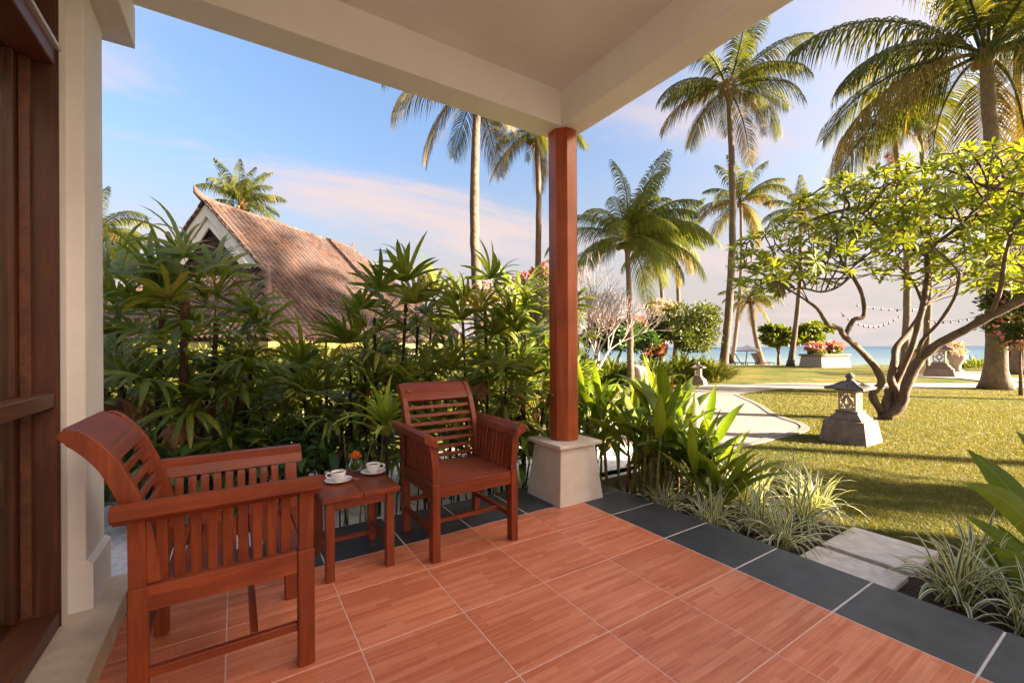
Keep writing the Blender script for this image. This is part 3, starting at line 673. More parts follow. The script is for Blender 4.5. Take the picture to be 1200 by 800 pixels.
chair2 = make_chair('redwood slatted armchair facing the camera in front of the lady palms, close to the column')
chair2.location = (1.3055, 2.455, .0012)
chair1 = copy_tree(chair2)
chair1['label'] = 'redwood slatted armchair seen from its side, its back to the white wall'
chair1.location = (.275, 2.262, .0012); chair1.rotation_euler = (0, 0, R(90))
for c in (chair1, chair2): c['group'] = 'redwood armchairs on the terrace'

tb = thing('side_table', 'small square redwood side table between the two armchairs carrying the coffee cups', 'table', (.61, 2.80, .0012))
TW, TD, TH = .200, .235, .478
MB().box(-TW-.012, .0075, -TD-.022, TD+.022, TH-.030, TH, .004).build('table_board', WOOD_Y, tb)
MB().box(.0095, TW+.022, -TD-.022, TD+.022, TH-.030, TH, .004).build('table_board', WOOD_Y, tb)
me = MB().box(-.024, .024, -.024, .024, 0, TH-.0305, .004).mesh('leg', WOOD_Z)
for a in (-1, 1):
    for b in (-1, 1): link('leg', me, tb, (a*(TW-.032), b*(TD-.028), 0))
for b in (-1, 1): MB().box(-TW+.056, TW-.056, b*(TD-.028)-.011, b*(TD-.028)+.011, TH-.085, TH-.031, .002).build('apron', WOOD_X, tb)
for a in (-1, 1):
    MB().box(a*(TW-.032)-.011, a*(TW-.032)+.011, -TD+.052, TD-.052, TH-.085, TH-.031, .002).build('apron', WOOD_Y, tb)
    MB().box(a*(TW-.032)-.011, a*(TW-.032)+.011, -TD+.052, TD-.052, .115, .142, .002).build('stretcher', WOOD_Y, tb)
MB().box(-TW+.043, TW-.043, .02, .044, .116, .141, .002).build('stretcher', WOOD_X, tb)

TZ = TH+.0016
def saucer(x, y, label):
    o = MB().lathe([(0, .0005), (.036, .0005), (.042, .004), (.072, .0115), (.079, .0155), (.0805, .0172), (.078, .0172), (.068, .0135), (.044, .008), (.034, .0065), (0, .0065)], 48).build('saucer', CHINA, None, (x, y, TZ))
    return tag(o, label, 'saucer', 'white saucers on the side table')
def cup(x, y, rz, label):
    t = thing('coffee_cup', label, 'cup', (x, y, TZ+.0068), rz, 'white coffee cups on the side table')
    MB().lathe([(0, 0), (.024, 0), (.0255, .002), (.0245, .006), (.034, .014), (.0415, .028), (.0440, .046), (.0450, .058), (.0438, .0585), (.0425, .046), (.0400, .029), (.033, .016), (.018, .009), (0, .0085)], 40).build('bowl', CHINA, t)
    pts = [Vector((.0400, 0, .047)), Vector((.052, 0, .0530)), Vector((.065, 0, .0500)), Vector((.0695, 0, .040)), Vector((.063, 0, .028)), Vector((.050, 0, .0215)), Vector((.0375, 0, .0205))]
    MB().tube([Vector((p[0], 0, p[1])) for p in spline([(q.x, q.z) for q in pts], 4)], .0042, 8).build('handle', CHINA, t)
    MB().lathe([(0, .046), (.0420, .046)], 32).build('coffee', COFFEE, t)
c1p, c2p = (.535, 2.835), (.765, 2.900)
saucer(*c1p, 'white saucer under the cup whose handle points left'); saucer(*c2p, 'white saucer under the cup whose handle points right')
cup(c1p[0], c1p[1], R(170), 'white coffee cup nearer the left armchair, its handle pointing left'); cup(c2p[0], c2p[1], R(-20), 'white coffee cup nearer the column, its handle pointing right')
def spoon(x, y, z, rz, label):
    mb = MB(); mb.tube([(0, 0, 0), (.03, 0, .002), (.075, 0, .003)], [.0022, .0012, .0018], 6)
    mb.lathe([(0, -.002), (.008, 0), (.010, .0025), (.009, .0025), (0, 0)], 12, (-.008, 0, 0)); o = mb.build('teaspoon', simple('steel', (.5, .5, .5), (.55, .55, .55), .2), None, (x, y, z)); o.rotation_euler = (0, 0, rz); tag(o, label, 'spoon', 'teaspoons on the saucers')
MATS['steel'] = None
spoon(.600, 2.815, TZ+.018, R(-60), 'steel teaspoon lying on the rim of the left saucer')
vs_ = thing('flower_vase', 'small round clear glass vase behind the coffee cups', 'vase', (.672, 2.985, TZ))
MB().lathe([(0, .001), (.026, .001), (.041, .014), (.050, .038), (.047, .062), (.036, .080), (.031, .088), (.036, .098), (.0345, .098), (.029, .088), (.034, .079), (.045, .062), (.048, .038), (.039, .016), (.024, .004), (0, .004)], 32).build('glass_bowl', VASEG, vs_)
fl = thing('orange_flower', 'orange flower standing in the glass vase on the side table', 'flower', (.672, 2.985, TZ))
rr = random.Random(2); mb = MB()
for k in range(70):
    a = rr.uniform(0, 6.283); e = rr.uniform(-.2, 1.4); d = Vector((math.cos(a)*math.cos(e), math.sin(a)*math.cos(e), math.sin(e))); b = Vector((0, 0, .102))
    mb.blade([b, b+d*.024, b+d*.042+Vector((0, 0, .002))], [.002, .0058, .002])
mb.build('petals', ORANGE, fl)['kind'] = 'stuff'
MB().tube([(0, 0, .006), (.004, .003, .05), (0, 0, .103)], .002, 6).build('stem', STALK, fl)
mb = MB()
for k in range(7):
    a = k*.9; d = Vector((math.cos(a), math.sin(a), 0)); mb.blade([Vector((0, 0, .03)), Vector((0, 0, .05))+d*.022, Vector((0, 0, .062))+d*.04], [.002, .008, .001])
mb.build('leaves', SHRUBY, fl)['kind'] = 'stuff'

# stone stepping slabs beside the terrace
for x0, x1, lab in ((2.99, 3.455, 'pale grey stepping slab touching the slate edge of the terrace'), (3.522, 4.045, 'pale grey stepping slab lying farther out towards the lawn')):
    o = MB().box(x0, x1, .925, 1.415, G-.03, -.10, .008).build('stepping_stone', SLAB); tag(o, lab, 'slab', 'stepping slabs beside the terrace')

# ================================================================== coconut palms
def frond_mesh(name, e0, L, droop, mat, seed, n=46, lw=.026, ll=.62, sweep=0.0, hang=.9):
    """one coconut frond leaving the crown at elevation e0 (radians) along +X and bending down under its weight"""
    rr = random.Random(seed); mb = MB(); p = Vector((0, 0, 0)); pts = [p.copy()]; K = 16; e = e0; az = 0
    for k in range(K):
        e -= droop/K*(.45+1.3*k/K); az += sweep/K
        p = p+Vector((math.cos(e)*math.cos(az), math.cos(e)*math.sin(az), math.sin(e)))*(L/K); pts.append(p.copy())
    mb.tube(pts, [.042*(1-.85*i/K)*L/4+.004 for i in range(K+1)], 4, cap=False)
    tw = rr.uniform(-.5, .5)
    for i in range(n):
        q = .13+.87*i/(n-1); x = q*K; a = min(int(x), K-1); b0 = pts[a].lerp(pts[a+1], x-a); T = (pts[a+1]-pts[a]).normalized()
        side = T.cross(UP).normalized(); upn = side.cross(T)
        le = ll*L/4*(math.sin(math.pi*(.16+.80*q))**.7)*rr.uniform(.85, 1.12)
        for s in (-1, 1):
            if rr.random() < .05: continue
            d = (side*s*math.cos(.25+tw*s*.5)+T*(.55+.45*q)+upn*(.18+tw*s*.5)).normalized()
            g = hang*rr.uniform(.7, 1.25)
            b1 = b0+d*le*.36+Vector((0, 0, -g*le*.07)); b2 = b1+d*le*.30+Vector((0, 0, -g*le*.26)); b3 = b2+d*le*.18+Vector((0, 0, -g*le*.42))
            w = lw*L/4
            vs = []; Tn = T*w
            n0 = len(mb.v); mb.v += [tuple(b0-Tn*.5), tuple(b0+Tn*.5), tuple(b1-Tn), tuple(b1+Tn), tuple(b2-Tn*.75), tuple(b2+Tn*.75), tuple(b3)]
            mb.uv += [(0, 0), (1, 0), (0, .4), (1, .4), (0, .8), (1, .8), (.5, 1)]
            mb.f += [(n0, n0+1, n0+3, n0+2), (n0+2, n0+3, n0+5, n0+4), (n0+4, n0+5, n0+6)]; mb.sm += [True]*3
    return mb.mesh(name, mat)
FR = {}
def frond(kind, lvl, var, mat, n, sweep, hang, lw, ll):
    key = (kind, lvl, var)
    if key not in FR: FR[key] = frond_mesh('frond', R([78, 52, 26, 0, -38][lvl]), 4.0, [.85, 1.25, 1.35, 1.2, .75][lvl], mat, hash(key) % 999 if False else lvl*10+var, n, lw, ll, sweep, hang)
    return FR[key]
def palm(label, base, top, r0=.17, flen=3.8, nf=22, seed=1, bow=.3, tmat=None, kind='old', group='coconut palms in the garden', nuts=True, levels=(.14, .24, .26, .22, .14), sector=None, flare=1.7, frmat=None):
    rr = random.Random(seed); base = Vector(base); top = Vector(top); H = top.z-base.z
    t = thing('coconut_palm', label, 'palm', base, 0, group)
    n = max(14, int(H*3)); d = top-base; hz = Vector((d.x, d.y, 0)); sidev = RT*(bow*H*.1)
    pts, rad = [], []
    for i in range(n+1):
        q = i/n; c = sidev*math.sin(math.pi*q)*(1 if q < .5 else 1)
        pts.append(Vector((hz.x*q**1.25, hz.y*q**1.25, H*q))+c+Vector((rr.uniform(-1, 1), rr.uniform(-1, 1), 0))*.012)
        rad.append(r0*(.62+.38*(1-q)+(flare-1)*math.exp(-q*H/.45))*(1+rr.uniform(-.03, .03)))
    MB().tube(pts, rad, 12, True, .03, rr).build('trunk', tmat or PALMT, t)
    tp = pts[-1]
    # fibrous crown base
    mb = MB(); mb.tube([tp-Vector((0, 0, .35)), tp-Vector((0, 0, .1)), tp+Vector((0, 0, .25)), tp+Vector((0, 0, .5))], [rad[-1]*1.05, rad[-1]*1.6, rad[-1]*1.5, .04], 9, True, .1, rr)
    for k in range(14):
        a = rr.uniform(0, 6.28); d = Vector((math.cos(a), math.sin(a), rr.uniform(-.9, .5))).normalized(); b = tp+Vector((0, 0, rr.uniform(-.1, .25)))
        mb.blade([b, b+d*rr.uniform(.18, .3), b+d*rr.uniform(.4, .6)+Vector((0, 0, -.12))], [.05, .045, .01])
    mb.build('crown_base', DRY, t)
    old, mid = (FRONDD, FROND) if kind != 'young' else (FRONDY, FRONDY)
    cnt = [max(1, round(nf*l)) for l in levels]; k = 0
    for lvl, c in enumerate(cnt):
        for i in range(c):
            az = (i+rr.uniform(-.3, .3))*2*math.pi/c+lvl*1.1+seed; az += (.65 if kind == 'young' else .18)*math.sin(-YAW-az)
            v = rr.randrange(2); m_ = old if (lvl == 4 or (lvl == 3 and rr.random() < .4)) else (frmat or mid)
            me = frond(kind+m_.name, lvl, v, m_, 78 if kind != 'far' else 44, .35*(1 if v else -1), 1.3 if kind != 'young' else 1.15, .023 if kind != 'far' else .040, 1.0 if kind != 'young' else 1.0)
            o = link('frond', me, t, tp+Vector((math.cos(az), math.sin(az), 0))*rad[-1]*.6+Vector((0, 0, .12)), (rr.uniform(-.25, .25), rr.uniform(-.12, .12), az), flen/4*rr.uniform(.82, 1.1)); k += 1
    if nuts:
        me = MB().lathe([(0, -.13), (.07, -.11), (.11, -.04), (.11, .04), (.07, .11), (0, .14)], 8).mesh('coconut', SHRUBY)
        for i in range(5):
            a = rr.uniform(0, 6.28); link('coconut', me, t, tp+Vector((math.cos(a)*.28, math.sin(a)*.28, -.12+rr.uniform(-.12, .08))))
    return t
def gp(u, v=None, d=None, z=G):
    p = onz(u, v, z) if v else ground_at(u, d, z); return p
def dist(p): return (p-EYE).dot(FW)
def palm_px(label, bu, bd, cu, cv, dtop=0, **k):
    b = ground_at(bu, bd, G-.05 if bd < 33 else -.3); return palm(label, b, at(cu, cv, bd+dtop), **k)
palm_px('coconut palm with a smooth pale trunk, crown hidden by the porch roof', 570, 12, 560, 98, r0=.165, flen=2.9, nf=20, seed=3, bow=-.25, sector=1)
palm_px('coconut palm with the thinner brown trunk just left of the porch column', 619, 16, 629, 158, r0=.14, flen=2.4, nf=20, seed=5, bow=.25, tmat=PALMT2)
palm_px('short young coconut palm with a bushy green crown just right of the porch column', 738, 15.3, 734, 283, r0=.125, flen=2.95, nf=30, seed=8, bow=.1, kind='young', levels=(.16, .32, .28, .20, .04), flare=1.3)
palm_px('tall coconut palm with a slender curved trunk on the lawn behind the small lantern', 846, 19, 853, 106, r0=.18, flen=3.5, nf=24, seed=4, bow=.28)
palm_px('distant coconut palm whose round crown shows just right of the tall curved trunk', 858, 41, 868, 238, r0=.20, flen=4.6, nf=20, seed=6, kind='far')
palm_px('small yellowish coconut palm behind the young palm, left one of a close pair', 774, 25, 770, 292, r0=.14, flen=2.6, nf=18, seed=7, kind='far', frmat=FRONDY)
palm_px('small yellowish coconut palm behind the young palm, right one of a close pair', 789, 27, 792, 284, r0=.15, flen=2.6, nf=18, seed=12, kind='far', frmat=FRONDY)
palm_px('small leaning coconut palm near the beach with its trunk slanting to the left', 893, 36.8, 879, 352, r0=.22, flen=2.5, nf=18, seed=9, bow=-.35, kind='far', tmat=PALMT2)
palm_px('tall thin coconut palm by the beach between the two small round-crowned trees', 926, 31.8, 938, 248, r0=.19, flen=2.5, nf=18, seed=10, kind='far')
big = palm_px('massive coconut palm with a thick ringed trunk and long fronds beside the plumeria', 1166, 14.3, 1155, 66, r0=.265, flen=5.8, nf=24, seed=21, bow=.12, levels=(.16, .26, .30, .24, .04), flare=1.75)
palm_px('slender coconut palm seen through the plumeria, left of two thin grey trunks', 1059, 26.5, 1046, 150, r0=.20, flen=2.9, nf=18, seed=13, kind='far', nuts=False, tmat=PALMT)
palm_px('slender coconut palm seen through the plumeria, right of two thin grey trunks', 1083, 27.3, 1074, 128, r0=.19, flen=2.9, nf=18, seed=14, kind='far', nuts=False)
palm_px('coconut palm with a straight grey trunk behind the massive palm, crown above the picture', 1186, 25, 1182, -20, r0=.21, flen=4.0, nf=18, seed=15, kind='far')
palm_px('coconut palm standing behind the neighbouring tiled roof, only its crown showing', 285, 26, 284, 242, r0=.18, flen=2.7, nf=20, seed=16, kind='far', levels=(.34, .30, .24, .12, 0))
palm_px('coconut palm mostly hidden by the white wall pier, a few fronds showing', 100, 16, 112, 276, r0=.16, flen=2.0, nf=20, seed=17, levels=(.05, .2, .4, .3, .05))
# more of the grove to the right of the picture: their shadows streak the lawn
for x, y, h, s in ((24, -5.5, 12, 32), (13.8, -6.0, 9, 33)):
    palm('coconut palm of the grove to the right, outside the picture', (x, y, G-.05), (x+.5, y+.3, h), r0=.2, flen=4, nf=20, seed=s, kind='far', nuts=False)

# ================================================================== trees and bushes
def tree_bush(name, label, cat, base, blobs, n, L, Wd, mat, seed, trunk=None, group=None, part='foliage', flowers=None, bark=None):
    t = thing(name, label, cat, base, 0, group)
    P, D = crown_points(n, blobs, seed, .15); P = P+np.random.RandomState(seed).normal(0, .035, P.shape)*(1+blobs[0][3]); D[:, 2] += .35
    tag(link(part, scatter_leaves(P, D, L, Wd, mat, part, seed), t), kind='stuff')
    if flowers:
        fm, fn, fs_, bl = flowers; P, D = crown_points(fn, bl or blobs, seed+7, .97); D[:, 2] += .3
        tag(link('blossom', scatter_leaves(P, D, fs_, fs_*.45, fm, 'blossom', seed+5), t), kind='stuff')
    if trunk:
        mb = MB(); rr = random.Random(seed)
        for pts, r in trunk: mb.tube([Vector(p) for p in pts], [r*(1-.6*i/(len(pts)-1)) for i in range(len(pts))], 7, True, .08, rr)
        mb.build('trunk', bark or BARK, t)
    return t
def hb(c, d, blobs):    # blobs given as (px, py, depth offset, half width px, half depth m, half height px) relative to a base
    k = d/FPX; out = []
    for u, v, dz, wu, wd, hv in blobs:
        p = at(u, v, d+dz); out.append((p.x-c.x, p.y-c.y, p.z-c.z, wu*k, max(wd, .1), hv*k))
    return out
def sub(blobs, n, seed, size=.4):
    rs_ = random.Random(seed); o = []
    for b in blobs: o += clump_blobs(*b, n, rs_.randrange(9999), size)
    return o
# round leafy tree behind the hedge
b = ground_at(800, 18.5); tree_bush('round_tree', 'round dense green tree rising out of the hedge behind the boulder', 'tree', b,
    sub(hb(b, 18.5, [(800, 378, 0, 40, 1.4, 25), (826, 372, 0, 14, .6, 14), (778, 385, 0, 16, .7, 16), (815, 403, 0, 22, .8, 10)]), 22, 2), 15000, .15, .035, BUSH, 3, trunk=[([(0, 0, 0), (.05, 0, .8), (-.1, .1, 1.8)], .09), ([(.05, 0, .6), (.4, 0, 1.3), (.8, 0, 1.9)], .06)])
b = ground_at(725, 17.5); tree_bush('spreading_tree', 'dark green spreading tree with coral red flowers behind the trunk of the young palm', 'tree', b,
    sub(hb(b, 17.5, [(728, 392, 0, 36, 1.2, 15), (748, 398, 0, 20, .7, 13), (705, 392, 0, 18, .7, 14)]), 20, 4), 9000, .17, .045, SHRUBD, 5, trunk=[([(0, 0, 0), (-.2, 0, .7), (.3, 0, 1.6)], .09), ([(-.2, 0, .5), (-.8, 0, 1.4)], .06)], flowers=(RED, 260, .16, hb(b, 17.3, [(706, 378, 0, 12, .5, 7), (742, 378, 0, 10, .5, 6), (700, 395, 0, 8, .3, 8)])))
# hedge of strap-leaved lilies
def hedge_plant(label, u, d, hw, h, seed, mat=HEDGE, n=330, L=.9):
    b = ground_at(u, d); rr = random.Random(seed); t = thing('hedge_shrub', label, 'shrub', b, 0, 'low shrubs of the hedge behind the boulder'); mb = MB()
    for i in range(n):
        a = rr.uniform(0, 6.28); rad_ = math.sqrt(rr.random()); p = Vector((math.cos(a)*rad_*hw, math.sin(a)*rad_*hw*.7, rr.uniform(0, h*.45*(1.1-rad_*.6))))
        d_ = Vector((math.cos(a)*rad_*.9+rr.uniform(-.5, .5), math.sin(a)*rad_*.9+rr.uniform(-.5, .5), rr.uniform(.6, 1.4))).normalized(); l = h*rr.uniform(.5, .85)
        q = p+d_*l*.5; e = q+(d_+Vector((0, 0, -.7))).normalized()*l*.45
        mb.blade([p, q, e], [.02, .034, .003])
    tag(mb.build('foliage', mat, t), kind='stuff'); return t
hedge_plant('yellow-green strap-leaved shrub behind the trunk base of the young palm', 712, 16.6, .95, 1.35, 1)
hedge_plant('dark green strap-leaved shrub right behind the boulder', 765, 17.2, 1.0, 1.4, 2, BUSH)
hedge_plant('bright green shrub between the boulder and the small stone lantern', 800, 17.6, .9, 1.45, 3)
hedge_plant('light green shrub at the right end of the hedge beside the small stone lantern', 836, 18, .85, 1.1, 4, SHRUBY)
hedge_plant('low green shrub behind the small stone lantern', 818, 17.9, .9, 1.3, 6, BUSH)
b = ground_at(765, 17.8); tree_bush('coral_flower_shrub', 'shrub with coral red flower heads at the top of the hedge', 'shrub', b, sub(hb(b, 17.6, [(768, 412, 0, 14, .4, 10)]), 8, 5), 700, .16, .05, BUSH, 9, flowers=(RED, 150, .16, hb(b, 17.4, [(768, 408, 0, 15, .3, 7)])))
b = ground_at(772, 22); tree_bush('lilac_shrub', 'pale lilac flowering bush showing behind the round tree', 'shrub', b, sub(hb(b, 22, [(778, 366, 0, 18, .6, 10), (770, 385, 0, 10, .6, 16)]), 10, 5), 1400, .12, .035, BOUG, 19, flowers=(LILAC, 1200, .14, hb(b, 22, [(776, 362, 0, 20, .6, 9)])))
# small trees by the beach
for u, v, lab, s in ((912, 392, 'small round-crowned tree by the beach left of the thin palm trunk', 1), (950, 390, 'small round-crowned tree by the beach behind the flower planter', 2)):
    d = 33.3; b = ground_at(u, d, -.2)
    tree_bush('beach_tree', lab, 'tree', b, sub(hb(b, d, [(u, v, 0, 19, 1.2, 11), (u-3, v+6, 0, 20, 1.0, 5)]+([(u+8, v-6, 0, 16, 1, 4)] if s == 2 else [])), 13, s+3, .42), 3600, .30, .11, HEDGE, s+40, trunk=[([(0, 0, 0), (.05, 0, 1.0), (-.1, 0, 2.2)], .13), ([(0, 0, 1.0), (.5, 0, 2.1)], .07), ([(0, 0, 1.0), (-.6, 0, 2.0)], .07)], group='small trees by the beach')
# pale flowering vine left of the column
b = ground_at(618, 9.5); tree_bush('flowering_vine', 'pale dusty vine with pink blossoms rising left of the porch column', 'vine', b,
    sub(hb(b, 9.5, [(630, 350, 0, 26, .8, 34), (622, 420, 0, 30, .8, 50), (640, 330, 0, 16, .5, 18), (600, 400, 0, 24, .7, 40)]), 16, 8), 16000, .075, .022, BOUG, 31, flowers=(PINK, 420, .07, hb(b, 9.4, [(632, 318, 0, 8, .2, 5), (617, 326, 0, 9, .2, 5), (640, 312, 0, 6, .2, 4)])), trunk=[([(0, 0, 0), (.05, 0, .9), (-.05, 0, 1.9)], .05), ([(0, 0, 0), (-.3, 0, 1.2)], .04)])
# recursive twiggy tree
def twigs(mb, p, d, L, r, lvl, rr, spread=.55, tips=None, up=.25, sides=5, curl=.3):
    n = 4; pts = [p]; q = p.copy(); dd_ = d.copy()
    for i in range(n):
        dd_ = (dd_+Vector((rr.uniform(-1, 1), rr.uniform(-1, 1), rr.uniform(-1, 1)))*curl*.35+UP*up*.12).normalized(); q = q+dd_*L/n; pts.append(q.copy())
    mb.tube(pts, [r*(1-.3*i/n) for i in range(n+1)], sides, lvl == 0)
    if lvl == 0:
        if tips is not None: tips.append((q, dd_)); 
        return
    k = 3 if rr.random() < .45 else 2; a0 = rr.uniform(0, 6.28)
    for i in range(k):
        o = dd_.orthogonal(); ax = Matrix.Rotation(a0+i*6.283/k+rr.uniform(-.4, .4), 3, dd_) @ o.normalized()
        nd = (dd_*math.cos(spread)+ax*math.sin(spread)).normalized(); nd = (nd+UP*up*.4).normalized()
        twigs(mb, q, nd, L*rr.uniform(.66, .88), r*.68, lvl-1, rr, spread, tips, up, max(3, sides-1), curl)
def bare_tree(label, u, d, h, seed, lvl=6, r=.10, blossoms=None, lean=0):
    rr = random.Random(seed); b = ground_at(u, d); t = thing('bare_tree', label, 'tree', b); mb = MB(); tips = []
    for k in range(3):
        a = k*2.1+seed; twigs(mb, Vector((0, 0, 0)), Vector((math.cos(a)*.45+lean, math.sin(a)*.45, 1)).normalized(), h*.33, r, lvl, rr, .42, tips, .15)
    mb.build('branches', BARKB, t)
    P = np.array([tuple(p) for p, _ in tips]); D = np.array([tuple(x) for _, x in tips])
    if blossoms and len(P):
        tag(link('blossom', scatter_leaves(np.repeat(P, 3, 0), np.repeat(D, 3, 0), .09, .04, blossoms, 'blossom', seed), t), kind='stuff')
    return t
bare_tree('leafless pinkish grey frangipani with a fan of thin twigs right of the porch column', 690, 11.5, 2.6, 4, 7, .055, None)
bare_tree('leafless twiggy shrub behind the middle lady palm', 595, 13.5, 2.9, 7, 6, .05, LILAC)

# ---- the plumeria: main limbs placed, the crown grown towards points of its canopy (space colonisation)
def plumeria():
    D0 = 8.6; base = ground_at(1046, D0); t = thing('plumeria_tree', 'old plumeria tree with forked limbs and a wide flat crown of bright leaves', 'tree', base)
    rel = lambda u, v, d: at(u, v, d)-base
    limbs = [   # (points, start radius, end radius)
        ([(1036, 492, 8.6), (1040, 470, 8.6), (1043, 455, 8.6)], .155, .10),
        ([(1034, 484, 8.6), (1022, 462, 8.55), (1033, 448, 8.5), (1024, 428, 8.45), (1006, 408, 8.35), (990, 394, 8.2), (984, 385, 8.1)], .10, .062),
        ([(1043, 482, 8.6), (1052, 462, 8.5), (1044, 446, 8.55), (1048, 425, 8.6), (1050, 408, 8.7), (1063, 392, 8.8), (1075, 375, 8.9), (1083, 358, 8.9)], .095, .066),
        ([(1040, 478, 8.7), (1046, 455, 8.6), (1056, 435, 8.5), (1068, 408, 8.3), (1076, 380, 8.2), (1082, 355, 8.15), (1087, 322, 8.1), (1086, 300, 8.1)], .085, .055),
        ([(1038, 490, 8.5), (1056, 474, 8.4), (1062, 452, 8.3), (1075, 425, 8.2), (1096, 405, 8.0), (1128, 388, 7.8), (1160, 370, 7.6), (1200, 350, 7.4), (1235, 325, 7.3)], .13, .085),
        ([(984, 385, 8.1), (970, 380, 8.0), (958, 362, 7.9), (945, 352, 7.8)], .050, .032),
        ([(990, 394, 8.2), (1000, 375, 8.2), (1012, 370, 8.2), (1010, 345, 8.1), (998, 322, 8.0), (990, 312, 7.9)], .058, .034),
        ([(998, 322, 8.0), (982, 336, 7.8), (962, 342, 7.7), (938, 338, 7.6), (915, 348, 7.5)], .032, .020),
        ([(1086, 300, 8.1), (1098, 285, 8.0), (1120, 268, 7.8), (1150, 240, 7.7), (1172, 215, 7.6)], .048, .026),
        ([(1086, 300, 8.1), (1062, 288, 8.2), (1035, 270, 8.3), (1010, 250, 8.3)], .042, .024),
        ([(1083, 358, 8.9), (1105, 345, 9.2), (1130, 325, 9.5), (1160, 300, 9.8)], .055, .032),
        ([(1083, 358, 8.9), (1070, 330, 9.2), (1045, 305, 9.5), (1020, 290, 9.8)], .05, .028),
        ([(1160, 370, 7.6), (1172, 340, 7.3), (1178, 300, 7.1), (1190, 262, 6.9)], .05, .03),
        ([(1075, 425, 8.2), (1080, 400, 7.9), (1100, 378, 7.5), (1118, 350, 7.2), (1125, 320, 7.0)], .045, .03)]
    mb = MB(); rr = random.Random(3); nodes = []; par = []; lr = []
    for pts, r0, r1 in limbs:
        P_ = [rel(*p) for p in pts]; P_ = [P_[0]*2-P_[1]]+P_+[P_[-1]*2-P_[-2]]; o = []
        for i in range(1, len(P_)-2):
            a, b_, c, d = P_[i-1:i+3]
            for k in range(4):
                q = k/4; o.append(.5*((2*b_)+(c-a)*q+(2*a-5*b_+4*c-d)*q*q+(3*b_-a-3*c+d)*q**3))
        o.append(P_[-2]); m_ = len(o)
        mb.tube(o, [(r0+(r1-r0)*i/(m_-1))*.74*(1+rr.uniform(-.10, .12)) for i in range(m_)], 9, True, .07, rr)
        for i, p in enumerate(o):
            if p.z > 1.0: nodes.append(np.array(p)); par.append(-1)
    for k in range(0): # pruned stubs
        p = rel(*[(1026, 462, 8.5), (1012, 396, 8.3), (1072, 360, 8.3)][k]); mb.tube([p, p+Vector((-.1, 0, .08))], [.05, .035], 7)
    mb.build('trunk', BARK, t)
    rs_ = np.random.RandomState(5); A = []
    for (u, v, d, wu, wd, hv, m_) in ((930, 300, 7.8, 75, 1.3, 42, 170), (1000, 248, 8.2, 75, 1.6, 38, 230), (1085, 238, 8.4, 85, 1.8, 48, 380), (1165, 240, 8.0, 75, 1.8, 60, 420), (1130, 300, 8.0, 90, 1.8, 40, 220), (905, 325, 7.6, 45, .9, 25, 90), (985, 300, 8.0, 70, 1.4, 30, 140), (1210, 290, 7.4, 60, 1.4, 60, 150), (1090, 200, 8.2, 60, 1.3, 14, 70)):
        c = np.array(rel(u, v, d)); kx = d/FPX; x = rs_.uniform(-1, 1, (m_*2, 3)); x = x[(x**2).sum(1) < 1][:m_]
        f_, r_ = np.array(FW), np.array(RT); A.append(c+x[:, :1]*wu*kx*r_+x[:, 1:2]*wd*f_+x[:, 2:]*hv*kx*np.array([0, 0, 1]))
    A = np.concatenate(A); X = np.array(nodes); par = list(par); step = .12; alive = np.ones(len(A), bool)
    for it in range(70):
        if not alive.any(): break
        AA = A[alive]; dm = ((AA[:, None, :]-X[None])**2).sum(2); near = dm.argmin(1); dmin = dm[np.arange(len(AA)), near]
        new = []; 
        for j in np.unique(near):
            sel = near == j; v = AA[sel]-X[j]; v /= np.linalg.norm(v, axis=1)[:, None]+1e-9; s_ = v.sum(0)+rs_.normal(0, .12, 3); s_[2] += .05
            L_ = np.linalg.norm(s_)
            if L_ > 1e-3: new.append((j, X[j]+s_/L_*step))
        n0 = len(X); X = np.vstack([X]+[p[None] for _, p in new]); par += [j for j, _ in new]
        dm = ((A[:, None, :]-X[None, n0:])**2).sum(2).min(1); alive &= dm > .145**2
    ch = [[] for _ in X]
    for i, p in enumerate(par):
        if p >= 0: ch[p].append(i)
    nb = len(nodes); tipn = np.zeros(len(X))
    for i in range(len(X)-1, -1, -1):
        if not ch[i]: tipn[i] = 1
        if par[i] >= 0: tipn[par[i]] += tipn[i]
    rad_ = .0085*np.maximum(tipn, 1)**.42; rad_[:nb] = np.minimum(rad_[:nb], .03)
    mb = MB(); tips = []
    def chain(i, pi):
        pts = [pi, i]
        while len(ch[pts[-1]]) == 1: pts.append(ch[pts[-1]][0])
        mb.tube([Vector(X[k]) for k in pts], [min(.045, rad_[k]) if k >= nb else min(.045, rad_[pts[1]]) for k in pts], 5, False)
        e = pts[-1]
        if not ch[e]: tips.append((Vector(X[e]), (Vector(X[e])-Vector(X[pts[-2]])).normalized()))
        for c in ch[e]: stack.append((c, e))
    stack = [(c, i) for i in range(nb) for c in ch[i]]
    while stack: chain(*stack.pop())
    tag(mb.build('branches', BARK, t), kind='stuff')
    # leaf rosettes
    vars_ = []
    for v in range(5):
        m2 = MB(); q = random.Random(v+50)
        for k in range(11):
            a = k*2.4+q.uniform(-.3, .3); e = q.uniform(-.15, .85); d = Vector((math.cos(a)*math.cos(e), math.sin(a)*math.cos(e), math.sin(e))); l = q.uniform(.15, .25)
            b0 = d*.02; m2.blade([b0, b0+d*l*.3, b0+d*l*.65+Vector((0, 0, -.015)), b0+d*l+Vector((0, 0, -.05))], [.006, .026, .032, .003], fold=.3)
        vars_.append(m2.mesh('leaf_rosette', PLUM))
    tips.sort(key=lambda q: dist(q[0]+base)); 
    print('plumeria tips', len(tips), 'nodes', len(X))
    for k, (p, d) in enumerate(tips[:300]):
        q = d.lerp(UP, .5).to_track_quat('Z', 'X').to_euler(); o = link('leaf_rosette', vars_[k % 5], t, p, q, rr.uniform(.60, 1.12))
    rest = tips[300:]; m2 = MB()
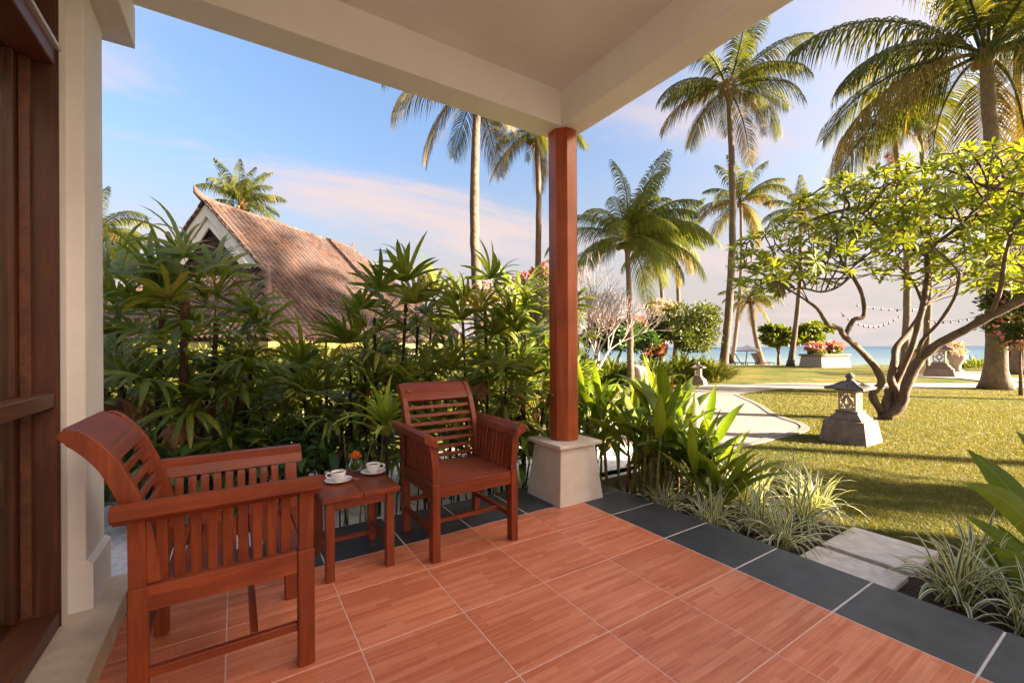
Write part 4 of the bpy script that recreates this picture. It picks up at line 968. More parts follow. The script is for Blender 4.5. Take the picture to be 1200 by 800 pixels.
    for k, (p, d) in enumerate(rest):
        for j in range(10):
            a = j*2.4+k; e = rr.uniform(-.15, .85); dv_ = Vector((math.cos(a)*math.cos(e), math.sin(a)*math.cos(e), math.sin(e))); l = rr.uniform(.15, .27)
            m2.blade([p, p+dv_*l*.35, p+dv_*l*.7+Vector((0, 0, -.015)), p+dv_*l+Vector((0, 0, -.05))], [.006, .028, .030, .003])
    if m2.v: tag(m2.build('leaf_rosettes_behind', PLUM, t), kind='stuff')
    m2 = MB()
    for u, v, d in ((1043, 186, 8.2), (1046, 190, 8.2), (1139, 178, 7.9), (1143, 181, 7.9), (1040, 183, 8.2)):
        c = rel(u, v, d)
        for j in range(10):
            dv_ = Vector((rr.uniform(-1, 1), rr.uniform(-1, 1), rr.uniform(-.3, 1))).normalized(); m2.blade([c, c+dv_*.04, c+dv_*.07], [.01, .022, .008])
    tag(m2.build('blossom', PINK, t), kind='stuff')
plumeria()

# ================================================================== planting round the terrace
# lady palms: canes clothed in fibre, fans of strap-shaped leaflets on thin stalks
def fan_mesh(name, seed, mat, nl=9, L=.44, wd=.026, pet=.26, droop=.55, spread=1.9):
    rr = random.Random(seed); mb = MB()
    # stalk along +X rising, blade fans out at its end
    s = [Vector((0, 0, 0)), Vector((pet*.35, 0, pet*.30)), Vector((pet*.72, 0, pet*.50)), Vector((pet, 0, pet*.58))]
    mb.tube(s, [.006, .0045, .0035, .004], 4, False); e = s[-1]; T = (s[3]-s[2]).normalized()
    for k in range(nl):
        a = spread*(k/(nl-1)-.5)*1.0+rr.uniform(-.08, .08); l = L*(1-.28*abs(2*k/(nl-1)-1)**1.5)*rr.uniform(.85, 1.12); w = wd*rr.uniform(.8, 1.2)
        d = Vector((math.cos(a), math.sin(a), .18+.28*math.cos(a)+rr.uniform(-.12, .16))).normalized(); pts = [e]; p = e.copy(); q = d.copy(); K = 6; dr = droop*rr.uniform(.5, 1.5)
        for i in range(K):
            q = (q+Vector((0, 0, -dr*(.06+.07*i)))).normalized(); p = p+q*l/K; pts.append(p.copy())
        sd = Vector((-math.sin(a), math.cos(a), rr.uniform(-.3, .3)))
        mb.blade(pts, [w*.35, w*.8, w, w*1.02, w*.92, w*.62, w*.06], sd, .32)
    return mb.mesh(name, mat)
FANS = [fan_mesh('fan_leaf', s, m_, nl, L, w, pet, dr, sp) for s, m_, nl, L, w, pet, dr, sp in (
    (1, RHAP, 9, .50, .025, .30, .7, 2.7), (2, RHAP, 11, .46, .021, .34, 1.0, 3.2), (3, RHAP, 9, .54, .027, .24, .45, 2.4), (4, RHAP, 13, .42, .018, .30, 1.3, 3.8), (5, RHAPY, 8, .46, .023, .28, 1.1, 2.8), (6, RHAP, 9, .50, .024, .38, 1.1, 3.1))]
FDRY = fan_mesh('fan_leaf', 9, DRY, 7, .34, .020, .12, 2.4, 1.5)
def lady_palm(label, x, y, canes, seed, cat='palm shrub', group='lady palms round the terrace', sc=1.0, dry=2, nleaf=9, z=G, tall=0):
    rr = random.Random(seed); b = Vector((x, y, z)); t = thing('lady_palm', label, cat, b, 0, group)
    for (dx_, dy_, h, r) in canes:
        top = Vector((dx_*1.25+rr.uniform(-.06, .06), dy_*1.2+rr.uniform(-.05, .05), h)); pts = [Vector((dx_, dy_, 0)).lerp(top, i/8)+Vector((math.sin(i*.7+seed)*.012, math.cos(i*.9)*.012, 0)) for i in range(9)]
        MB().tube(pts, [r*(1+.12*((i*7) % 3-1)) for i in range(9)], 8, True, .12, rr).build('cane', CANE if r > .018 else CANED, t)
        n = nleaf if h > .9 else max(5, nleaf-3)
        for k in range(n):
            q = k/n; zz = h-.78*min(h, 1.25)*(q**1.25); p = pts[0].lerp(pts[-1], zz/h); az = k*2.4+rr.uniform(-.5, .5)+seed
            tilt = -1.05*(1-q)+.25*q+rr.uniform(-.2, .2)        # top leaves stand up, lower ones hang
            m_ = FANS[4] if (rr.random() < .08) else FANS[rr.choice((0, 1, 2, 3, 5))]
            link('fan_leaf', m_, t, p, (rr.uniform(-.3, .3), tilt, az), sc*rr.uniform(.85, 1.15))
        for k in range(dry if h > 1 else 0):
            p = pts[0].lerp(pts[-1], rr.uniform(.45, .75)); link('fan_leaf', FDRY, t, p, (rr.uniform(-.5, .5), rr.uniform(.6, 1.3), rr.uniform(0, 6.28)), sc*rr.uniform(.8, 1.1))
    return t
def cane_px(lst, x, y, d):
    o = []
    return o
def lp(label, seed, spots, sc=1.0, dry=2, nleaf=9, y0=None):
    """spots: (px of cane top, py of cane top, distance, cane radius)"""
    P_ = []
    for u, v, d, r in spots:
        p = at(u, v, d); P_.append((p.x, p.y, p.z-G, r))
    cx_ = sum(p[0] for p in P_)/len(P_); cy_ = sum(p[1] for p in P_)/len(P_)
    return lady_palm(label, cx_, cy_, [((p[0]-cx_)/1.2, (p[1]-cy_)/1.2, p[2], p[3]) for p in P_], seed, sc=sc, dry=dry, nleaf=nleaf)
lp('big lady palm with a thick fibrous brown cane in front of the white gable', 1, [(222, 352, 3.75, .030), (180, 372, 4.0, .024), (258, 378, 4.1, .020), (148, 385, 3.9, .018), (296, 420, 4.3, .016), (135, 345, 4.6, .018)], 1.05, 3, 10)
lp('lady palm with dark canes, its crown against the far end of the tiled roof', 2, [(470, 352, 4.3, .016), (445, 372, 4.2, .013), (425, 392, 4.4, .012), (490, 380, 4.5, .013), (405, 430, 4.2, .012), (505, 368, 4.9, .014)], .88, 3, 8)
lp('lady palm with upright broad fans behind the right armchair, close to the column', 3, [(572, 362, 4.3, .016), (545, 378, 4.5, .014), (600, 372, 4.6, .014), (620, 392, 4.3, .012), (530, 385, 4.9, .013), (590, 400, 4.2, .012)], .88, 3, 8)
lp('low lady palm filling the gap between the left and middle clumps', 4, [(360, 455, 4.2, .012), (335, 470, 4.4, .012), (385, 465, 4.5, .011), (310, 465, 4.7, .012), (350, 490, 4.1, .011)], .78, 1, 9)
lp('low lady palm whose fans show through the slats of the right armchair', 5, [(500, 470, 4.0, .011), (530, 465, 4.2, .011), (470, 480, 4.2, .011), (555, 475, 4.3, .012), (585, 465, 4.0, .011), (440, 460, 4.5, .011)], .85, 1, 8)
lp('low lady palm with small fans just left of the column pedestal', 6, [(612, 455, 4.3, .012), (632, 478, 4.2, .011), (598, 490, 4.4, .010), (640, 425, 4.8, .012)], .8, 2, 8)
lp('low dark lady palm at the foot of the white wall behind the left armchair', 7, [(150, 470, 3.9, .012), (190, 480, 4.1, .012), (235, 470, 4.2, .012), (275, 465, 4.0, .012), (130, 440, 4.3, .012), (215, 500, 3.75, .010)], .85, 1, 9)
lp('lady palm a few leaves of which peep out right of the porch column', 8, [(668, 420, 4.9, .012), (655, 390, 5.0, .012), (672, 460, 4.8, .011)], .75, 0, 8)
# broad dark leafed shrub at the feet of the palms
def broad_shrub(label, u, v, d, seed, n=90, r=.42, h=.55, mat=SHRUBD, L=.22, w=.045, group='low leafy shrubs between the lady palms'):
    rr = random.Random(seed); p0 = at(u, v, d); b = Vector((p0.x, p0.y, G)); t = thing('leafy_shrub', label, 'shrub', b, 0, group); H = p0.z-G
    vs_ = []
    for q in range(3):
        m2 = MB(); l = L*(1+.1*q); m2.blade([(0, 0, 0), (l*.3, 0, .03), (l*.7, 0, .02), (l, 0, -.04)], [.006, w, w*.85, .003], fold=.25); vs_.append(m2.mesh('leaf', mat))
    for k in range(7):
        a = k*.9+seed; e = Vector((math.cos(a)*r*.5, math.sin(a)*r*.5, H*.85)); MB().tube([(math.cos(a)*.05, math.sin(a)*.05, 0), e*.5+Vector((0, 0, .05)), e], [.008, .006, .003], 5).build('stem', CANED, t)
    for k in range(n):
        a = rr.uniform(0, 6.28); q = rr.random()**.6; z = H*(.3+.75*rr.random())*(1-.25*q); link('leaf', vs_[k % 3], t, (math.cos(a)*r*q, math.sin(a)*r*q, z), (rr.uniform(-.4, .4), rr.uniform(-.7, .5), a+rr.uniform(-.6, .6)), rr.uniform(.75, 1.25))
    return t
broad_shrub('broad dark green leafy shrub above the far arm of the left armchair', 250, 512, 3.75, 1, 130, .48)
broad_shrub('dark green leafy shrub between the left armchair and the cups', 318, 505, 3.85, 2, 110, .42)
broad_shrub('dark leafy shrub at the foot of the wall behind the back of the left armchair', 165, 520, 3.65, 3, 90, .36)
broad_shrub('leafy shrub low behind the side table', 385, 500, 4.0, 4, 90, .38)
SHRUBM = leaf_mat('mid_green_leaf', (.09, .16, .02), (.20, .26, .035), (.28, .28, .05), .42, .35)
for u_, v_, d_, s_, lab_ in ((145, 470, 4.3, 11, 'mid green leafy shrub beside the wall, behind the big lady palm'), (285, 455, 4.5, 12, 'mid green leafy shrub right of the thick fibrous cane'), (345, 470, 4.3, 13, 'mid green leafy shrub in the dip of the planting below the tiled roof'), (415, 470, 4.5, 14, 'mid green leafy shrub behind the strap-leaved plant'), (545, 455, 4.6, 15, 'mid green leafy shrub behind the head board of the right armchair'), (610, 470, 4.5, 16, 'mid green leafy shrub just left of the column')):
    broad_shrub(lab_, u_, v_, d_, s_, 150, .50, mat=SHRUBM, L=.20, w=.034)
# bright strap-leaved plant by the right armchair
def strap_plant(name, label, cat, b, n, L, w, mat, seed, up=.8, droop=.9, group=None, h0=0.0, az0=0, azs=6.283, jit=.02):
    rr = random.Random(seed); t = thing(name, label, cat, b, 0, group)
    for k in range(n):
        q = k/n; a = az0+(k*2.39996) % azs+rr.uniform(-.25, .25); e = up*(1-.75*q)+rr.uniform(-.15, .15)+.15; l = L*rr.uniform(.7, 1.1); d = Vector((math.cos(a)*math.cos(e), math.sin(a)*math.cos(e), math.sin(e)))
        p = Vector((rr.uniform(-jit, jit), rr.uniform(-jit, jit), h0*rr.random())); pts = [p.copy()]; K = 7
        for i in range(K):
            d = (d+Vector((0, 0, -droop*(.05+.05*i)))).normalized(); p = p+d*l/K; pts.append(p.copy())
        ww = w*rr.uniform(.75, 1.15); MB().blade(pts, [ww*.6, ww*.9, ww, ww, ww*.9, ww*.7, ww*.42, ww*.04], None, .38, rr.uniform(-.5, .5)).build('leaf', mat, t)
    return t
p = at(452, 500, 3.42); q = strap_plant('strap_leaved_plant', 'bright lime green strap-leaved plant beside the left arm of the right armchair', 'plant', (p.x, p.y, G), 30, .46, .023, BROM, 4, 1.25, .9, h0=.12)
for c in q.children: c.location.z = p.z-G-.08
MB().tube([(0, 0, 0), (.01, 0, .4), (0, 0, p.z-G)], .012, 7).build('stem', CANED, q)
# thin dark bamboo-like canes seen behind the furniture
rr = random.Random(77); cb_ = thing('cane_thicket', 'thin dark bare canes standing in the narrow bed behind the table and chairs', 'canes', (1.2, 3.5, G))
for k in range(52):
    x = rr.uniform(-.75, 1.25); y = rr.uniform(-.06, .30); h = rr.uniform(.40, .85)
    MB().tube([(x, y, 0), (x+rr.uniform(-.03, .03), y+rr.uniform(-.03, .03), h*.5), (x+rr.uniform(-.09, .09), y+rr.uniform(-.05, .05), h)], [.007, .006, .004], 6, False, .1, rr).build('cane', CANED if rr.random() < .85 else STALK, cb_)
for k in range(60):
    x = rr.uniform(-.9, 1.5); y = rr.uniform(-.05, .35); z = rr.uniform(.05, .45); a = rr.uniform(0, 6.28); l = rr.uniform(.08, .16); d = Vector((math.cos(a), math.sin(a), rr.uniform(-.2, .8)))
    MB().blade([Vector((x, y, z)), Vector((x, y, z))+d*l*.5, Vector((x, y, z))+d*l+Vector((0, 0, -.02))], [.004, .012, .001]).build('leaf', RHAP if k % 3 else RHAPY, cb_)

# variegated tufts
spots = [((3.16, 2.05), .34, 'variegated tuft at the slate edge next to the heliconia stalks'), ((3.40, 1.80), .36, 'variegated tuft at the slate edge, second from the stepping slabs'), ((3.30, 1.58), .36, 'variegated tuft touching the corner of the near stepping slab'),
    ((3.78, 1.66), .44, 'tall variegated tuft behind the corner of the far stepping slab'), ((3.75, 2.05), .44, 'dense variegated tuft in the middle of the bed'), ((4.25, 1.78), .40, 'variegated tuft at the lawn edge of the bed, nearest the slabs'),
    ((4.15, 2.30), .42, 'variegated tuft beside the outermost heliconia leaves'), ((4.62, 2.10), .36, 'variegated tuft at the tip of the bed against the lawn'), ((3.62, 2.42), .34, 'variegated tuft half hidden among the heliconia stalks'),
    ((4.45, 2.62), .36, 'thin variegated tuft in front of the path kerb'), ((3.15, 2.45), .30, 'small variegated tuft low between heliconia stalks and slate'), ((3.98, 2.72), .34, 'variegated tuft behind the heliconia clump'),
    ((3.36, .70), .42, 'variegated tuft at the slate edge right of the stepping slabs'), ((3.72, .66), .42, 'variegated tuft right of the far stepping slab'), ((3.30, .42), .36, 'variegated tuft in the lower right corner under the broad leaves'), ((4.12, .42), .42, 'variegated tuft against the lawn at the right edge of the picture'), ((3.75, .30), .40, 'variegated tuft at the right edge behind the broad green leaves'), ((4.5, .10), .4, 'pale variegated tuft farthest right by the lawn')]
tv = []
def tuft_mesh_leaf(seed, L, up, droop, w):
    rr = random.Random(seed); e = up; d = Vector((math.cos(e), 0, math.sin(e))); p = Vector((.01, 0, 0)); pts = [p.copy()]; K = 8
    for i in range(K):
        d = (d+Vector((0, rr.uniform(-.03, .03), -droop*(.04+.045*i)))).normalized(); p = p+d*L/K; pts.append(p.copy())
    return MB().blade(pts, [w*.8, w*.95, w, w, w*.95, w*.85, w*.65, w*.4, w*.03], None, .45, rr.uniform(-.4, .4)).mesh('leaf', VARIE)
for s in range(12): tv.append(tuft_mesh_leaf(s, 1.0, [1.35, 1.2, 1.05, .85, .65, 1.3, 1.1, .95, .5, 1.25, .8, 1.4][s], [.35, .7, 1.0, 1.3, 1.4, 1.0, 1.5, .8, 1.2, .5, .8, .9][s], .030))
for k, ((x, y), L, lab) in enumerate(spots):
    rr = random.Random(100+k); t = thing('variegated_tuft', lab, 'plant', (x, y, G+.02), 0, 'variegated tufts in the bed')
    for j in range(58): link('leaf', tv[rr.randrange(12)], t, (rr.uniform(-.07, .07), rr.uniform(-.07, .07), 0), (rr.uniform(-.15, .15), rr.uniform(-.2, .2), rr.uniform(0, 6.283)), (lambda q: (q, q*.9, q))(L*rr.uniform(.65, 1.2)))

# heliconia clumps: stalks carrying upright paddle leaves
def paddle(seed, L, w, bend, mat=HELI):
    rr = random.Random(seed); K = 9; p = Vector((0, 0, 0)); d = Vector((.10, 0, 1)).normalized(); pts = [p.copy()]
    for i in range(K):
        d = (d+Vector((bend*(.05+.035*i), 0, -.01*i*bend))).normalized(); p = p+d*L/K; pts.append(p.copy())
    pr = [.06, .40, .75, .95, 1.0, .96, .84, .62, .33, .02]
    return MB().blade(pts, [w*q for q in pr], Vector((0, 1, 0)), .42, rr.uniform(-.25, .25)).mesh('paddle_leaf', mat)
PAD = [paddle(s, L, w, b) for s, L, w, b in ((1, .46, .050, .25), (2, .52, .058, .5), (3, .42, .050, .9), (4, .50, .046, .12), (5, .38, .052, 1.3), (6, .55, .056, .7))]
PADY = paddle(9, .45, .05, 1.1, RHAPY)
def heliconia(label, stalks, seed):
    rr = random.Random(seed); cx_ = sum(s[0] for s in stalks)/len(stalks); cy_ = sum(s[1] for s in stalks)/len(stalks)
    t = thing('heliconia', label, 'plant', (cx_, cy_, G), 0, 'heliconia clumps beside the column')
    for x, y, h in stalks:
        x -= cx_; y -= cy_; lx, ly = rr.uniform(-.07, .07), rr.uniform(-.07, .07); H = h-.40
        pts = [Vector((x, y, 0)), Vector((x+lx*.4, y+ly*.4, H*.5)), Vector((x+lx, y+ly, H))]
        MB().tube(pts, [.015, .012, .007], 7).build('stalk', STALK if rr.random() < .7 else STALKR, t)
        n = rr.choice((3, 4, 4, 5)); a0 = rr.uniform(0, 6.28)
        for k in range(n):
            q = k/max(1, n-1); p = pts[1].lerp(pts[2], .25+.75*q) if k else pts[1]*1.0; a = a0+k*math.pi+rr.uniform(-.5, .5); pl = rr.uniform(.04, .13)
            lean = .10+.48*(1-q)*rr.uniform(.4, 1.3); dd_ = Vector((math.cos(a)*math.sin(lean), math.sin(a)*math.sin(lean), math.cos(lean))); e = p+dd_*pl
            MB().tube([p, e], [.006, .005], 5, False).build('leaf_stalk', STALK, t)
            m_ = PADY if rr.random() < .04 else PAD[rr.randrange(6)]
            link('paddle_leaf', m_, t, e, (rr.uniform(-.2, .2), lean, a), rr.uniform(.78, 1.12))
    return t
rr = random.Random(11)
def ring(c, n, rx, ry, h0, h1): return [(c[0]+rr.uniform(-rx, rx), c[1]+rr.uniform(-ry, ry), rr.uniform(h0, h1)*1.0) for _ in range(int(n*1.25))]
heliconia('tall heliconia clump standing right behind the column pedestal', ring((3.12, 3.30), 13, .16, .28, .95, 1.34), 1)
heliconia('heliconia clump with thick reddish stalks in the middle of the row at the slate edge', ring((3.22, 2.75), 15, .16, .26, .85, 1.24), 2)
heliconia('heliconia clump at the open end of the row leaning over the variegated tufts', ring((3.55, 2.50), 12, .24, .22, .65, 1.05), 3)
heliconia('heliconia clump at the back of the row facing the paved path', ring((3.75, 3.05), 13, .30, .25, .85, 1.2), 4)
heliconia('low young heliconia shoots nearest the variegated tufts', ring((3.38, 2.22), 7, .12, .12, .45, .72), 5)
hf = thing('heliconia_flower', 'orange red heliconia flower spike standing among the paddle leaves', 'flower', (3.72, 2.82, G))
MB().tube([(0, 0, 0), (.01, 0, .5), (0, 0, .95)], .008, 6).build('stem', STALKR, hf)
mb = MB()
for k in range(12):
    a = k*math.pi+.3; z = .85+k*.024; d = Vector((math.cos(a)*.5, math.sin(a)*.5, 1)).normalized(); mb.blade([Vector((0, 0, z)), Vector((0, 0, z))+d*.03, Vector((0, 0, z))+d*.065], [.006, .012, .002])
tag(mb.build('bracts', RED if False else STALKR, hf), kind='stuff')

# broad-leaved plant reaching in from the right edge, close to the lens
bp_ = thing('broad_leaved_plant', 'big glossy yellow-green leaves reaching in from the right edge above the slate', 'plant', (0, 0, 0))
bp0 = onz(1275, 770, G); bp_.location = bp0
for (u0, v0, d0), (u1, v1, d1), w, lift in (((1262, 700, 2.45), (1133, 526, 2.75), .070, .10), ((1262, 690, 2.35), (1129, 566, 2.6), .066, .12), ((1250, 705, 2.35), (1125, 600, 2.65), .038, .05), ((1240, 720, 2.3), (1128, 648, 2.5), .075, .10),
        ((1245, 730, 2.2), (1163, 640, 2.25), .060, .05), ((1262, 760, 2.1), (1170, 655, 2.25), .075, .08), ((1262, 700, 2.6), (1180, 560, 3.1), .055, .08), ((1240, 700, 2.5), (1166, 612, 2.7), .030, .03), ((1280, 640, 2.6), (1190, 505, 2.9), .06, .12)):
    a, b_ = at(u0, v0, d0)-bp0, at(u1, v1, d1)-bp0; K = 9; pts = []
    for i in range(K+1):
        q = i/K; pts.append(a.lerp(b_, q)+Vector((0, 0, lift*math.sin(math.pi*q)*1.1)))
    sd = (b_-a).cross(FW).normalized(); sd = (sd+FW*.55).normalized()
    MB().blade(pts, [w*x for x in (.15, .45, .75, .95, 1.0, .97, .85, .62, .34, .02)], sd, .35).build('leaf', HELI, bp_)
    MB().tube([Vector((0, 0, 0)), a*.55+Vector((0, 0, -.02)), a], [.014, .011, .007], 6, False).build('leaf_stalk', STALK, bp_)

# ================================================================== stone lanterns
def lantern(label, loc, rz, s=1.0, base=(.315, .315), plinth=.33, group='stone garden lanterns'):
    t = thing('stone_lantern', label, 'lantern', loc, rz, group)
    MB().frustum(base[0], base[1], -.05, base[0]*.82, base[1]*.82, plinth, bev=.012).build('plinth', STONE, t)
    z = plinth+.001
    MB().frustum(.215, .215, z, .215, .215, z+.035, bev=.006).frustum(.20, .20, z+.036, .135, .135, z+.115, bev=.005).frustum(.150, .150, z+.117, .150, .150, z+.142, bev=.006).build('stepped_foot', STONE, t)
    z += .144; H = .285; h_ = .115
    # light box: four pierced panels round a hollow core
    b_ = MB()
    for a in range(4):
        Mx = Matrix.Rotation(a*math.pi/2, 4, 'Z')
        b_.box(-h_, -h_+.026, -h_, -h_+.026, z, z+H, .003, Mx)
        b_.box(-h_+.027, h_-.027, -h_+.002, -h_+.022, z, z+.03, 0, Mx).box(-h_+.027, h_-.027, -h_+.002, -h_+.022, z+H-.03, z+H, 0, Mx)
        # diamond tracery with a round eye
        n = 28; c = Vector((0, 0, z+H/2)); ring_ = []
        for i in range(n):
            th = 2*math.pi*i/n; rr_ = 1/(abs(math.cos(th))/.082+abs(math.sin(th))/.118); ring_.append((rr_*math.cos(th), rr_*math.sin(th)))
        vs = []; 
        for y in (-h_+.004, -h_+.020):
            for px_, pz_ in ring_: vs.append(Mx @ Vector((px_, y, c.z+pz_)))
            for i in range(n):
                th = 2*math.pi*i/n; vs.append(Mx @ Vector((.030*math.cos(th), y, c.z+.042*math.sin(th))))
        fs = []
        for i in range(n):
            j = (i+1) % n; fs += [(i, j, n+j, n+i), (2*n+j, 2*n+i, 3*n+i, 3*n+j), (n+i, n+j, 3*n+j, 3*n+i), (j, i, 2*n+i, 2*n+j)]
        b_.add(vs, fs, smooth=False)
        for sx in (-1, 1):
            for sz in (-1, 1): b_.box(sx*.066-.010, sx*.066+.010, -h_+.006, -h_+.018, z+H/2+sz*.088-.014, z+H/2+sz*.088+.014, 0, Mx)
    b_.build('light_box', STONE_L, t)
    z += H+.001
    MB().frustum(.135, .135, z, .150, .150, z+.022, bev=.004).build('cornice', STONE_L, t)
    rf = MB(); n = 10; prof = [(.245, .0), (.250, .022), (.185, .052), (.125, .085), (.060, .130), (.045, .140)]
    vs = []; z += .023
    for w_, zz in prof:
        for a, b in ((-1, -1), (1, -1), (1, 1), (-1, 1)): vs.append((a*w_, b*w_, z+zz+(.012 if w_ > .24 else 0)))
    fs = [(3, 2, 1, 0)]+[(k*4+i, k*4+(i+1) % 4, k*4+4+(i+1) % 4, k*4+4+i) for k in range(len(prof)-1) for i in range(4)]
    rf.add(vs, fs, smooth=False); roof_ = rf.build('roof', STONE_D, t)
    rb = MB()
    for a in range(4):
        Mx = Matrix.Rotation(a*math.pi/2, 4, 'Z')
        for k in range(-3, 4):
            x = k*.062; p0 = Vector((x, -.250, z+.030)); p1 = Vector((x*.45, -.118, z+.094)); rb.tube([Mx @ p0, Mx @ ((p0+p1)/2+Vector((0, 0, -.012))), Mx @ p1], [.009, .009, .006], 5, True)
        rb.tube([Mx @ Vector((-.248, -.248, z+.034)), Mx @ Vector((-.155, -.155, z+.074)), Mx @ Vector((-.06, -.06, z+.136))], [.013, .012, .010], 6)
    rb.build('roof_ribs', STONE_D, roof_)
    MB().lathe([(0, 0), (.052, 0), (.055, .012), (.034, .022), (.048, .035), (.062, .06), (.056, .09), (.030, .105), (.024, .118), (.008, .124), (0, .124)], 14, (0, 0, z+.139)).build('finial', STONE_D, t)
    t.scale = (s,)*3; return t
lantern('large stone lantern with a tiled hat on the lawn in front of the plumeria trunk', (7.93, 2.80, G), 0)
lantern('small stone lantern between the hedge and the tall palm, beside the path', tuple(ground_at(818, 16.5)), R(20), .95, (.30, .30), .22)
lantern('grey stone lantern behind the thick plumeria limb, left of the massive palm', (*onz(1101, 441)[:2], G), R(10), 1.9, (.30, .30), .20)
# dark-topped stone pillar and pale planter farther off
d = 22; b = ground_at(1074, d); t = thing('stone_pillar', 'stone pillar with a flat dark cap seen between the plumeria limbs', 'pillar', b, R(20))
MB().frustum(.38, .30, 0, .34, .26, 1.15, bev=.02).build('shaft', STONE_L, t); MB().frustum(.55, .4, 1.16, .55, .4, 1.30, bev=.02).build('cap', METAL, t)
d = 24; b = ground_at(1121, d); t = thing('stone_urn', 'pale stone urn overflowing with dry pinkish blooms right of the grey lantern', 'planter', b, 0)
MB().lathe([(0, 0), (.28, 0), (.30, .06), (.20, .12), (.17, .35), (.30, .60), (.42, .82), (.46, .92), (.40, .92), (0, .86)], 20).build('bowl', STONE_L, t)
P, D = crown_points(900, clump_blobs(0, 0, 1.25, .60, .5, .42, 12, 5), 8); tag(link('blossom', scatter_leaves(P, D, .11, .05, LILAC, 'blossom', 3), t), kind='stuff')
# flower planter on the beach edge
d = 30.2; b = ground_at(966, d); t = thing('flower_planter', 'square stone planter with pink flowers at the edge of the beach', 'planter', b, R(-25))
MB().frustum(1.15, .95, 0, 1.05, .88, .78, bev=.02).build('box', STONE_L, t); MB().frustum(1.15, .98, .781, 1.15, .98, .92, bev=.02).build('rim', STONE, t)
P, D = crown_points(700, [(-.7, 0, 1.15, .5, .5, .3), (.65, 0, 1.15, .5, .5, .32), (0, .1, 1.0, .5, .5, .15)], 8); tag(link('foliage', scatter_leaves(P, D, .22, .08, HEDGE, 'foliage', 3), t), kind='stuff')
P, D = crown_points(480, [(-.75, 0, 1.42, .6, .5, .32), (.70, 0, 1.42, .55, .5, .34)], 9, .6); tag(link('blossom', scatter_leaves(P, D, .2, .1, PINK, 'blossom', 3), t), kind='stuff')
# boulder
bm = bmesh.new(); bmesh.ops.create_icosphere(bm, subdivisions=4, radius=1)
for v in bm.verts:
    n_ = noise.noise(v.co*1.1+Vector((3, 1, 0)))*.30+noise.noise(v.co*3.1)*.10+noise.noise(v.co*9)*.03
    v.co = v.co*(1+n_); v.co = Vector((v.co.x*.62+v.co.z*.10, v.co.y*.55, v.co.z*.62+.42))
me = bpy.data.meshes.new('boulder'); bm.to_mesh(me); bm.free(); me.materials.append(ROCK)
for p in me.polygons: p.use_smooth = True
o = link('boulder', me, None, ground_at(749, 15.7, G-.10)); o.scale = (.88,)*3; o.rotation_euler = (0, .25, .9); tag(o, 'big pale brown boulder leaning beside the trunk of the young palm', 'boulder')

# string of lamps between the palms
def light_string(label, a, b, sag, n, nb):
    t = thing('light_string', label, 'string lights', a, 0, 'strings of small lamps between the palms'); rel = b-a; pts = [rel*(i/n)+Vector((0, 0, -sag*4*(i/n)*(1-i/n))) for i in range(n+1)]
    MB().tube(pts, .012, 4, False).build('cable', METAL, t)
    me = MB().lathe([(0, -.13), (.045, -.11), (.055, -.07), (.03, -.02), (.03, .02), (0, .02)], 8).mesh('bulb', METAL)
    for k in range(nb):
        q = (k+.5)/nb; link('bulb', me, t, rel*q+Vector((0, 0, -sag*4*q*(1-q))))
light_string('upper string of small lamps between the thin palm trunks seen through the plumeria', at(1000, 356, 26), at(1083, 362, 27), .15, 14, 9)
light_string('sagging string of small lamps left of the thin palm trunks', at(985, 366, 25), at(1056, 368, 26), .75, 16, 12)
light_string('string of small lamps running from the thin trunk towards the massive palm', at(1083, 375, 27), at(1160, 366, 24), .25, 16, 8)
# sunshades and loungers on the beach
def sunshade(label, u, v, d, w, lean):
    b = ground_at(u, d, -.35); p = at(u, v, d); h = p.z-b.z; t = thing('beach_umbrella', label, 'umbrella', b, 0, 'beach umbrellas'); k = w*d/FPX
    MB().tube([(0, 0, 0), (lean, 0, h)], .04, 6).build('pole', METAL, t); m2 = MB(); n = 8
    vs = [(lean, 0, h+.25)]+[(lean+k*math.cos(i*math.pi/4), k*.6*math.sin(i*math.pi/4), h-.25) for i in range(n)]; m2.add(vs, [(0, 1+i, 1+(i+1) % n) for i in range(n)], smooth=False)
    vs = [(lean, 0, h+.18)]+[(lean+k*math.cos(i*math.pi/4), k*.6*math.sin(i*math.pi/4), h-.33) for i in range(n)]; m2.add(vs, [(0, 1+(i+1) % n, 1+i) for i in range(n)], smooth=False); m2.build('canopy', CANVAS, t)
sunshade('white beach umbrella left of the leaning palm', 873, 407, 35, 19, .4)
sunshade('white sunshade showing between the round tree and the dark tree', 768, 396, 26, 22, 0)
for k, (u, lab) in enumerate(((866, 'dark beach chair nearest the tall palm trunk'), (877, 'dark beach chair under the white umbrella'), (897, 'dark beach chair beside the leaning palm'))):
    t = thing('beach_chair', lab, 'beach chair', ground_at(u, 34.5, -.3), R(30*k), 'chairs on the beach'); MB().box(-.35, .35, -.6, .6, .30, .36).build('seat', METAL, t)
    MB().box(-.35, .35, -.03, .03, -.05, .8, 0, Matrix.Translation((0, .6, .38)) @ Matrix.Rotation(-.5, 4, 'X')).build('backrest', METAL, t)
    m2 = MB()
    for a in (-1, 1):
        for c in (-1, 1): MB().box(a*.3-.03, a*.3+.03, c*.5-.03, c*.5+.03, 0, .299).build('leg', METAL, t)
